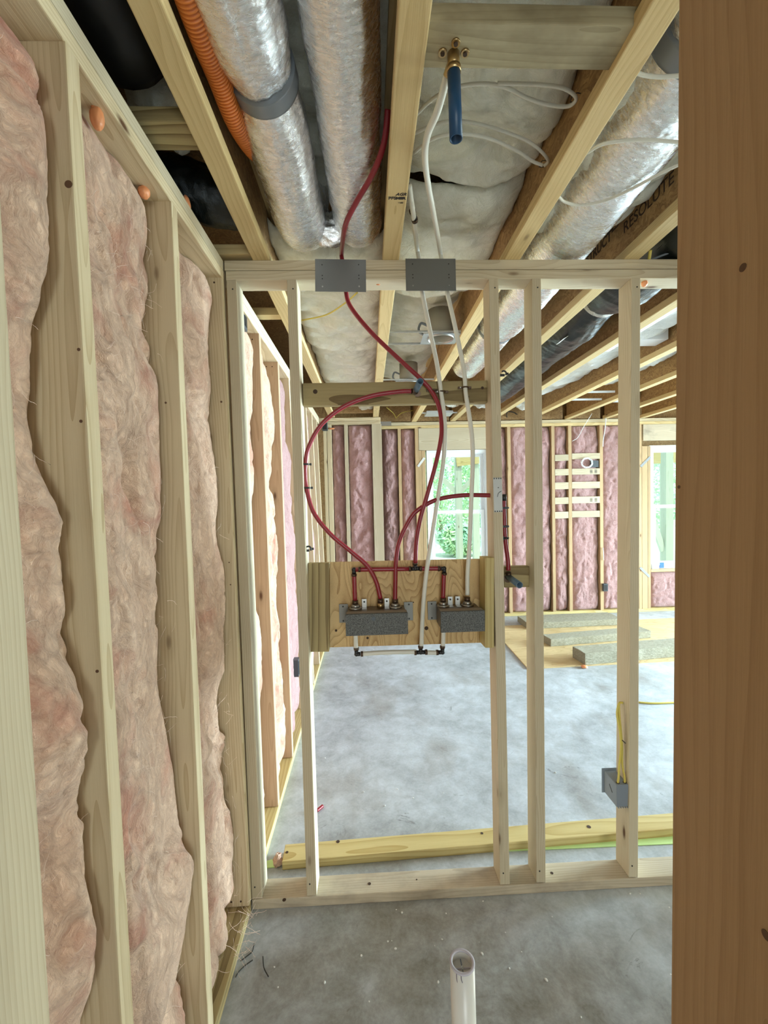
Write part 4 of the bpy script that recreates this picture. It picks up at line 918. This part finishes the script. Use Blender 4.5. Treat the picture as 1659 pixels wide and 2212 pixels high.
pipe('pex_pipe', [(853.5, 1297, .050), (854, 1260, .050), (856, 1205, .048), (864, 1165, .042), (885, 1122, .036), (905, 1100, .034), (945, 1079, .036), (1000, 1070, .040), (1062, 1070, .044)], 'red_pex', 'red pipe curving from the left valve across the window to the guarded stud')
def straight(name, a, b, mat, lab, dy=.052, r=.0086): return tube(name, [P(*a, dy), P(*b, dy)], r, mat, seg=20, label=lab, cat='pipe')
straight('pex_pipe', (768, 1230.5), (886, 1229), 'red_pex', 'horizontal red pipe left of the red tee'); straight('pex_pipe', (907, 1228.5), (951, 1228), 'red_pex', 'short horizontal red pipe right of the red tee')
straight('pex_pipe', (765, 1240), (767, 1298), 'red_pex', 'short red riser entering the left end of the left valve'); straight('pex_pipe', (959, 1238), (957, 1294), 'red_pex', 'short red riser entering the right valve')
def elbow(name, c, d1, d2, lab, mat='black_plastic', dy=.052, d3=None, r=.0092, L=.016):
    c = P(*c, dy); t = empty(name, c); tag(t, lab, 'pipe fitting')
    o = bpy.data.meshes; bm = bmesh.new(); bmesh.ops.create_uvsphere(bm, u_segments=16, v_segments=10, radius=r, matrix=Matrix.Translation(c)); link('fitting_body', tomesh(bm, 'b'), mat, t, smooth=True)
    for d in (d1, d2, d3):
        if d is None: continue
        d = Vector(d).normalized(); cyl('fitting_arm', c, c+d*L, r*.88, mat, t, seg=16); cyl('crimp_ring', c+d*(L+.001), c+d*(L+.010), r*1.16, 'crimp', t, seg=20)
U, D_, Lf, Rt = (0, 0, 1), (0, 0, -1), (-1, 0, 0), (1, 0, 0)
elbow('pipe_elbow', (764.5, 1230.5), Rt, D_, 'black elbow at the left end of the horizontal red pipe')
elbow('pipe_elbow', (959.5, 1228), Lf, D_, 'black elbow at the right end of the horizontal red pipe')
elbow('pipe_tee', (897, 1228.5), Lf, Rt, 'black tee joining the red pipes', d3=U)
elbow('pipe_elbow', (770, 1413), Rt, U, 'black elbow at the lower left end of the white pipes'); elbow('pipe_elbow', (956, 1409), Lf, U, 'black elbow under the right valve')
elbow('pipe_tee', (909, 1409), Lf, Rt, 'black tee joining the white pipes below the plywood', d3=U)
pipe('pex_pipe', [(781, 1412.5, .052), (840, 1409, .050), (899, 1408, .052)], 'white_pex', 'long horizontal white pipe below the plywood panel')
straight('pex_pipe', (919, 1409.5), (946, 1410), 'white_pex', 'short horizontal clear white pipe right of the lower tee')
straight('pex_pipe', (768, 1368), (769, 1402), 'white_pex', 'short white pipe under the left valve'); straight('pex_pipe', (958, 1360), (957, 1398), 'white_pex', 'short white pipe with printing under the right valve')
pipe('pex_pipe', [up(884, 400, 2.53), up(888, 430, 2.52), up(893, 465, 2.50), (901, 535, .040), (905, 562, .040), (907, 600, .040), (912, 632, .040), (930, 720, .036), (944, 788, .034), (953, 850, .034), (960, 905, .032), (961, 950, .030), (957, 1005, .030), (947, 1070, .034), (933, 1160, .040), (922, 1230, .030), (914, 1310, .034), (910, 1398, .052)], 'white_pex', 'left white pipe dropping through the steel plate to the lower white tee')
pipe('pex_pipe', [('', '', (Vector((.197, .965, 2.466)),)), up(945, 240, 2.44), up(924, 290, 2.44), up(918, 340, 2.46), up(926, 405, 2.47), up(942, 490, 2.47), (951, 545, .040), (954, 562, .040), (958, 600, .040), (966, 632, .040), (985, 715, .036), (1002, 800, .034), (1006, 850, .034), (1014, 900, .034), (1020, 950, .034), (1021, 1000, .034), (1018, 1080, .036), (1014, 1180, .042), (1010, 1240, .046), (1009.5, 1285, .050)], 'white_pex', 'right white pipe coming from the brass fitting down to the right valve')
A = atZ(891.5, 458, 2.505); B = atZ(895.5, 474, 2.502); d = (B-A).normalized()
t = empty('pipe_coupling', A); tag(t, 'dark coupling with two crimp rings high on the left white pipe', 'pipe fitting')
cyl('coupling_body', A-d*.006, B+d*.006, .0096, 'black_plastic', t); cyl('crimp_ring', A-d*.008, A+d*.004, .0112, 'crimp', t); cyl('crimp_ring', B-d*.004, B+d*.008, .0112, 'crimp', t)
# clamps on the pipes
def clamp(px, py, dy, lab, w=.030, r=.0115, ax=(1, 0, 0), dz=0, mat='crimp'):
    c = P(px, py, dy); t = empty('pipe_clamp', c); tag(t, lab, 'clamp')
    tube('clamp_band', [c+Vector((r*math.cos(a)*1.0, -r*math.sin(a)*1.0, 0)) for a in [math.pi*k/10 for k in range(11)]], .0032, mat, t, n=2, seg=8)
    box('clamp_foot', c+Vector((-r-.008, .004, dz)), (.018, .005, .009), mat, t); box('clamp_foot', c+Vector((r+.007, .004, dz)), (.014, .005, .009), mat, t)
    cyl('clamp_nail', c+Vector((-r-.008, .001, dz)), c+Vector((-r-.008, -.003, dz)), .0026, 'bright_steel', t, seg=10)
clamp(937, 843, .037, 'brown clamp holding the red pipe on the upper treated block'); clamp(955, 846, .037, 'brown clamp holding the left white pipe on the upper treated block'); clamp(1005, 837, .037, 'brown clamp holding the right white pipe on the upper treated block')
def sclamp(px, py, dy, lab, open_=False, mat='black_plastic'):
    c = P(px, py, dy); t = empty('pipe_clamp', c); tag(t, lab, 'clamp'); r = .0105
    n = 8 if open_ else 13
    tube('clamp_band', [c+Vector((r*math.cos(a), -r*math.sin(a), .0)) if not open_ else c+Vector((r*math.cos(a), 0, r*math.sin(a))) for a in [-.6+5.0*k/12 for k in range(n)]], .0035, mat, t, n=2, seg=8)
    box('clamp_foot', c+Vector((-.006, .002, -.006 if open_ else 0)), (.020, .008, .009), mat, t); box('clamp_hook', c+Vector((.017, .004, 0)), (.008, .006, .009), mat, t)
sclamp(661, 1003, .030, 'upper dark clamp where the red loop touches the slim stud'); sclamp(664, 1054, .030, 'lower dark clamp where the red loop touches the slim stud'); sclamp(666, 1186, .030, 'empty open black clamp on the slim stud above the plywood', True)
sclamp(1088, 807, .045, 'small black clamp high on the right side of the guarded stud', True)
# upper stub
a = P(897, 846, .050); b = P(908, 823.5, -.06)
t = empty('drop_ear_fitting', P(893, 845, .04)); tag(t, 'brass elbow behind the upper grey blue stub', 'fitting')
cyl('fitting_body', P(889, 845, .022), P(900, 846, .035), .010, 'crimp', t); cyl('mounting_ear', P(902, 850, .050), P(902, 850, .045), .013, 'crimp', t)
cyl('pipe_stub', a, b, .0125, 'grey_blue_pex', seg=32, inner=.0105, label='upper grey blue pipe stub pointing out of the treated block', cat='pipe')
# lower stub, pipe on the right side of the guarded stud
t = empty('drop_ear_fitting', P(1098, 1242, .045)); tag(t, 'brass elbow behind the lower dark pipe stub', 'fitting')
cyl('fitting_body', P(1098, 1236, .034), P(1100, 1248, .038), .010, 'crimp', t); cyl('mounting_ear', P(1097, 1250, .050), P(1097, 1250, .045), .016, 'crimp', t)
cyl('pipe_stub', P(1098, 1246, .045), P(1122.5, 1264, -.075), .0125, 'grey_blue_pex', seg=32, inner=.0105, label='lower dark grey blue pipe stub pointing out of the short treated block', cat='pipe')
pipe('pex_pipe', [(1089, 1072, .040), (1088, 1090, .040), (1089, 1120, .040), (1090, 1150, .040), (1093, 1180, .036), (1097, 1210, .030), (1098, 1232, .030)], 'red_pex', 'short red pipe running down the right side of the guarded stud')
cyl('pipe_sleeve', P(1088.5, 1068, .040), P(1088.5, 1082, .040), .0105, 'black_plastic', label='black elbow where the red pipe leaves the guarded stud', cat='pipe fitting')
for py, lab in ((1097, 'upper grey clip on the right side of the guarded stud'), (1137, 'middle grey clip on the right side of the guarded stud'), (1162, 'lower black clip on the right side of the guarded stud')):
    c = P(1092, py, .040); t = empty('pipe_clip', c); tag(t, lab, 'clamp')
    tube('clip_band', [c+Vector((-.010, -.008, 0)), c+Vector((.004, -.012, 0)), c+Vector((.010, -.002, 0)), c+Vector((.006, .010, 0)), c+Vector((-.010, .012, 0))], .004, 'dark_grey' if py < 1150 else 'black_plastic', t, seg=8, n=4)
    box('clip_foot', c+Vector((-.010, .0, -.0)), (.006, .022, .008 if py < 1150 else .016), 'dark_grey' if py < 1150 else 'black_plastic', t)
# nail guard on the stud
c = P(1075.5, 1069, -.001); t = empty('nail_guard', c); tag(t, 'pale galvanized nail guard plate on the front of a stud', 'metal plate')
box('guard_sheet', c, (.034, .0014, .135), 'zinc', t, bev=.0003, rot=(-.0477, 'X'))
for fx in (-.013, -.004, .005, .013):
    for fz in (-.064, .064): box('guard_tooth', c+Vector((fx, -.0012+.0477*fz, fz)), (.0035, .002, .005), 'wire_dark', t, bev=0)
tube('guard_dent', [c+Vector((.013, -.0012, .014)), c+Vector((.002, -.0012, .006)), c+Vector((-.002, -.0012, -.008))], .0012, 'dark_grey', t, seg=6)
cyl('guard_hole', c+Vector((.002, -.0007, .028)), c+Vector((.002, -.0015, .028)), .002, 'wire_dark', t, seg=8)
# shower valves
def valve(xl, xr, yt, yb, ports, ears, lab, dyf=-.045):
    a = P(xl, yt, dyf); b = P(xr, yb, dyf); cx = (a.x+b.x)/2; w = b.x-a.x; zt, zb = a.z, b.z; yf = YP((zt+zb)/2)+dyf; yb_ = YP((zt+zb)/2)+.088
    t = empty('shower_valve', (cx, yb_, zb)); tag(t, lab, 'valve')
    zc = (zt+zb)/2; hh = zt-zb
    bm = bmesh.new(); box_bm(bm, cx-w/2+.004, cx+w/2-.004, yf+.014, yb_-.002, zb+.004, zt-.004, .002); link('valve_housing', tomesh(bm, 'h'), 'housing', t)
    fl_ = box('felt_cover', (cx, yf+.007, zc), (w, .014, hh), 'grey_felt', t, bev=.001)
    if 'left' in lab.split(',')[0]: cyl('felt_disc', (cx-.012, yf-.0006, zc+.022), (cx-.012, yf, zc+.022), .0075, 'dark_grey', fl_)
    box('cover_rim', (cx, yf+.030, zt-.0025), (w-.003, .034, .005), 'cover_edge', t, bev=.0008)
    for s_ in ears:
        ex = cx+s_*(w/2+.014)
        e = box('mounting_flange', (ex, yb_-.006, zc+.012), (.036, .0025, .075), 'dull_steel', t, bev=.001)
        for dz in (-.018, .040): cyl('flange_hole', (ex+s_*.002, yb_-.0074, zc+dz), (ex+s_*.002, yb_-.0082, zc+dz), .0035, 'wire_dark', e, seg=12)
    for px, kind in ports:
        q = P(px, yt-18, .052); q = Vector((q.x, q.y, zt-.004))
        if kind == 'big':
            cyl('port_washer', q, q+Vector((0, 0, .007)), .026, 'bright_steel', t, r2=.023); cyl('port_nut', q+Vector((0, 0, .007)), q+Vector((0, 0, .018)), .019, 'bright_steel', t, seg=8, r2=.015)
            cyl('crimp_ring', q+Vector((0, 0, .018)), q+Vector((0, 0, .034)), .0115, 'crimp', t)
        elif kind == 'small':
            cyl('port_nut', q, q+Vector((0, 0, .020)), .0135, 'brass', t, seg=6); cyl('crimp_ring', q+Vector((0, 0, .020)), q+Vector((0, 0, .036)), .0115, 'crimp', t)
        else:
            e = box('mounting_tab', q+Vector((0, .012, .018)), (.019, .002, .034), 'bright_steel', t, bev=.0008); cyl('tab_hole', q+Vector((0, .0108, .024)), q+Vector((0, .010, .024)), .0038, 'wire_dark', e, seg=12)
            box('mounting_tab', q+Vector((0, -.002, .001)), (.019, .03, .002), 'bright_steel', t)
plain('housing', (.17, .14, .115), .45, .6)
valve(746, 882, 1328, 1370, [(767.5, 'big'), (787, 'tab'), (822, 'small'), (836, 'tab'), (854, 'big')], (-1, 1), 'left shower valve behind a grey felt cover, fed by three red pipes')
valve(952, 1048, 1322, 1364, [(957.5, 'big'), (974, 'tab'), (990, 'tab'), (1009.5, 'big')], (-1,), 'right shower valve behind a grey felt cover, partly hidden by the cleat')
# electrical box and yellow cable
x5 = XofPx(1357, YP(.6), .6); q = P(1352, 1722, .0); zb, zt = P(1350, 1747, 0).z, P(1350, 1697, 0).z
cx, cy = PX(1358, .5, 0).x, YP(.6)
t = empty('electrical_box', (cx-.03, cy+.04, zb)); tag(t, 'grey electrical box fixed to the side of the right partition stud near the floor', 'electrical box')
bm = bmesh.new(); x1 = PX(1359.5, .55, 0).x-.001; x0 = x1-.026-.012
sd = PX(1334, .55, .07)
y0, y1 = cy-.004, cy+.085
def pr8(nm, xs0, xs1, mat): 
    box(nm, ((xs0+xs1)/2, (y0+y1)/2, (zt+zb)/2), (abs(xs1-xs0), y1-y0, zt-zb), mat, t, bev=.002)
pr8('box_body', x1-.052, x1, 'grey_plastic')
box('box_flange', (x1-.028, y1+.001, (zt+zb)/2+.003), (.066, .003, zt-zb+.012), 'grey_plastic', t, bev=.0005)
box('box_slot', (x1-.0525, (y0+y1)/2-.005, (zt+zb)/2+.004), (.001, .030, .003), 'wire_dark', t, rot=(.8, 'X'))
for k in range(5): box('box_ridge', (x1-.045+.009*k, y0-.001, zb-.001), (.004, .006, .004), 'grey_plastic', t)
for dx, xt, in ((-.040, 1345), (-.012, 1352)):
    e = cyl('cable_knockout', (x1+dx, y0+.012, zt), (x1+dx, y0+.012, zt+.0008), .007, 'wire_dark', t, seg=14)
hx = P(1349, 1519, .045)
for dx, off, lab in ((-.040, -.007, 'yellow cable from the stud hole into the left knockout of the grey box'), (-.012, .002, 'yellow cable from the stud hole into the right knockout of the grey box')):
    xs = x1-.006; hz = hx.z; zz = lambda f: hz+(zt-hz)*f
    tube('yellow_cable', [(xs+.012, cy+.050, hz+.002), (xs-.004, cy+.046, hz+.001), (xs-.012+off, cy+.036, zz(.12)), (xs-.009+off, cy+.030+off, zz(.32)), (xs-.006+off, cy+.026+off, zz(.55)), (xs-.010+off*1.3, cy+.022, zz(.78)), (x1+dx*.85, y0+.016, zz(.93)), (x1+dx, y0+.012, zt-.003)], .0042, 'romex_yellow', seg=10, label=lab, cat='cable')
cs = P(1347, 1608, .02); box('cable_staple', (x1-.010, cy+.018, P(1347, 1608, 0).z), (.003, .026, .003), 'wire_dark', label='small staple over the yellow cables on the stud', cat='staple')
# ------------------------------------------------------------------ cables above
def cable(pts, zs, lab, r=.0045, mat='romex', grp=None):
    return tube('electrical_cable', [atZ(x, y, z) for (x, y), z in zip(pts, zs)], r, mat, seg=10, n=8, label=lab, cat='cable')
zc_ = 2.545
cable([(895, 330), (925, 305), (960, 292), (1010, 290), (1060, 300), (1115, 325), (1150, 348), (1172, 357)], [2.55, 2.545, 2.54, 2.54, 2.54, 2.545, 2.55, 2.55], 'lower white cable arching to the staple on the third joist web')
cable([(893, 290), (930, 272), (975, 262), (1025, 266), (1085, 283), (1140, 305), (1172, 330), (1184, 348), (1176, 358)], [2.56]*9, 'upper white cable arching to the staple on the third joist web')
cable([(897, 250), (925, 222), (960, 198), (1000, 185), (1050, 181), (1095, 190), (1140, 212), (1185, 226), (1225, 230), (1243, 218), (1240, 205), (1215, 190), (1170, 183), (1120, 181), (1075, 180)], [2.545]*15, 'white cable looping under the overhead block to the upper staple')
cable([(1368, 155), (1395, 163), (1430, 166), (1475, 163)], [2.50]*4, 'white cable across the silver duct beside its grey strap')
cable([(1268, 330), (1300, 312), (1345, 304), (1400, 302), (1475, 308)], [2.485]*5, 'white cable across the middle of the long silver duct')
cable([(1203, 420), (1220, 436), (1255, 443), (1310, 432), (1370, 405), (1420, 378), (1475, 352)], [2.485]*7, 'white cable sagging under the long silver duct')
cable([(772, 632), (745, 655), (705, 680), (652, 692)], [2.53]*4, 'yellow cable under the white batt past the partition', .004, 'romex_yellow')
cable([(1405, 540), (1402, 562)], [2.50, 2.47], 'short yellow cable end beside the black duct above the partition', .006, 'romex_yellow')
cable([(1380, 575), (1410, 560), (1475, 535)], [2.49]*3, 'grey cable across the dark bay at upper right', .004, 'grey_plastic')
cable([(835, 880), (850, 893), (856, 905)], [2.6, 2.55, 2.52], 'yellow cable loop above the end wall top plate, left strand', .005, 'romex_yellow')
cable([(854, 905), (868, 892), (895, 886)], [2.52, 2.55, 2.6], 'yellow cable loop above the end wall top plate, right strand', .005, 'romex_yellow')
cable([(1095, 905), (1096, 890), (1112, 892), (1128, 906)], [2.5, 2.56, 2.56, 2.5], 'dark cable loop above the end wall top plate near the upper black clip', .006, 'wire_dark')
for px, py, lab in ((1176, 354, 'lower wire staple on the third joist web'), (1246, 211, 'upper wire staple on the third joist web')):
    q = atX(px, py, JX[2]-.012)
    tube('cable_staple', [q+Vector((.004, -.012, .0)), q+Vector((-.012, -.012, 0)), q+Vector((-.012, .012, 0)), q+Vector((.004, .012, 0))], .0013, 'wire_dark', n=2, seg=6, label=lab, cat='staple')
# orange foam blobs
def fo(c, r, lab, sc, s): blob('foam_blob', c, r, 'foam_orange', lab, 'foam', sc, s, amp=.15)
q = LW(190, 228, -.03); fo((q.x, q.y+.03, q.z), .014, 'orange foam drip beside the large near stud under the top plate', (1, 1, 1.7), 1)
tube('foam_bead', [LW(180, 195, -.035)+Vector((0, .03, 0)), LW(186, 212, -.03)+Vector((0, .03, 0)), (q.x, q.y+.03, q.z)], .006, 'foam_orange', seg=10, label='thin neck of orange foam above the foam drip', cat='foam')
q = LW(311, 416, -.05); fo((q.x, q.y, q.z), .014, 'round orange foam blob above the second left stud', (1.1, 1.1, 1.1), 2)
q = atX(403, 428, -.545); fo((q.x, q.y, TOP+.012), .016, 'orange foam blob on top of the left wall plate', (.6, 1.3, 1.3), 3)
q = P(1392, 620, .03); fo((q.x, q.y, TOP-2*T-.006), .012, 'orange foam blob under the top plate right of the boxed stud', (1, 1, 1.2), 4)
q = atY(716, 926, FL-.01); fo((q.x, FL-.01, q.z), .02, 'orange foam smear at the left corner of the back room', (1.8, .5, .5), 5)
q = P(817, 610, .04); fo((q.x, q.y, TOP-2*T), .006, 'small orange foam spot under the plate between the two steel plates', (1.3, .8, .4), 6)
# wisps by the corner
bm = bmesh.new(); rnd = random.Random(11)
for k in range(40):
    p = Vector((-.47+rnd.uniform(-.02, .03), 1.42+rnd.uniform(-.1, .13), .04+rnd.uniform(0, .05))); d = Vector((rnd.uniform(-.5, 1), rnd.uniform(-1, 1), rnd.uniform(-.3, .3))).normalized(); pts = [p]
    for j in range(6): d = (d+Vector([rnd.uniform(-.6, .6) for _ in range(3)])*.5).normalized(); p = p+d*.010; p.z = max(p.z, .004); pts.append(p)
    rings = [[bm.verts.new(pp+Vector((0, math.cos(a)*.0006, math.sin(a)*.0006))) for a in (0, 2.1, 4.2)] for pp in pts]
    for a, b in zip(rings, rings[1:]):
        for j in range(3): bm.faces.new((a[j], a[(j+1) % 3], b[(j+1) % 3], b[j]))
tag(link('wool_wisps', tomesh(bm, 'wool_wisps'), 'fibre', smooth=True), 'pale wisps of wool on the bottom plate in the near corner', 'insulation', kind='stuff')
# ------------------------------------------------------------------ outside the windows
box('ground', (6, 25, -.40), (60, 39, .1), 'ground_pale', bev=0, kind='structure')
def post(px, Y, w_, lab, z1=3.2): 
    x = XofPx(px, Y, 1.5); return beam('porch_post', (x, Y, -.35), (x, Y, z1), w_, w_, (1, 0, 0), 'outdoor_wood', label=lab, cat='post')
PYY = 9.5
p1 = post(990.5, PYY, .14, 'left porch post seen through the first window'); p2 = post(1027, PYY, .14, 'right porch post seen through the first window')
post(1436, PYY, .14, 'left porch post seen through the second window'); post(1441, 7.6, .14, 'nearer porch post seen through the second window')
def brace(a, b, lab, Y=PYY, w_=.10): beam('porch_brace', atY(*a, Y), atY(*b, Y), .05, w_, (0, 1, 0), 'outdoor_wood', label=lab, cat='brace')
brace((932, 1012), (986, 1064), 'diagonal brace on the left of the porch post in the first window'); brace((995, 1062), (1048, 1005), 'diagonal brace on the right of the porch post in the first window')
brace((1405, 1110), (1432, 1190), 'diagonal brace low in the second window', 7.6)
beam('porch_beam', atY(986, 998, PYY-.1), atY(1060, 988, PYY-.1), .05, .20, (0, 1, 0), 'treated_yellow', label='yellowish porch beam at the top of the first window', cat='beam')
beam('porch_beam', atY(1400, 990, 8), atY(1475, 986, 8), .05, .22, (0, 1, 0), 'treated_yellow', label='yellowish porch beam at the top of the second window', cat='beam')
def tree(x, y, r, hgt, n, lab, seed, kind='leafy_tree'):
    rnd = random.Random(seed); t = empty(kind, (x, y, -.35)); tag(t, lab, 'tree' if hgt > 2 else 'bush', 'greenery beyond the windows')
    bm = bmesh.new()
    for _ in range(n):
        a = rnd.uniform(0, 6.283); el = rnd.uniform(-1, 1); rr = r*rnd.uniform(.55, 1.05)
        c = Vector((x+rr*math.cos(a)*math.sqrt(1-el*el), y+rr*math.sin(a)*math.sqrt(1-el*el), -.35+hgt*.5+hgt*.5*el*rnd.uniform(.7, 1)))
        s = rnd.uniform(.05, .12); u_ = Vector([rnd.uniform(-1, 1) for _ in range(3)]).normalized(); w_ = u_.orthogonal().normalized()
        vs_ = [bm.verts.new(c+u_*s), bm.verts.new(c+w_*s*.5), bm.verts.new(c-u_*s), bm.verts.new(c-w_*s*.5)]; bm.faces.new(vs_)
    link('foliage', tomesh(bm, 'foliage'), 'leaf', t)
    cyl('trunk', (x, y, -.35), (x, y, hgt*.6), .09 if hgt > 2 else .03, 'treated', t, r2=.05)
tree(1.5, 15.5, 1.5, 4.8, 5200, 'leafy tree at the left of the first window view', 1); tree(4.8, 15.8, 1.6, 5.2, 5200, 'leafy tree at the right of the first window view', 2)
tree(3.4, 20.0, 2.4, 6.5, 6500, 'taller tree behind the others in the first window view', 3)
tree(2.8, 13.2, .6, 1.1, 2200, 'low yellow green bush in the first window view', 4, 'leafy_bush'); tree(4.1, 13.4, .5, .9, 1600, 'low bush right of the posts in the first window view', 5, 'leafy_bush')
tree(10.7, 16, 1.7, 5.2, 5200, 'leafy tree in the second window view', 6); tree(7.6, 17, 1.2, 5.0, 3000, 'leafy tree left of the second window view', 7)
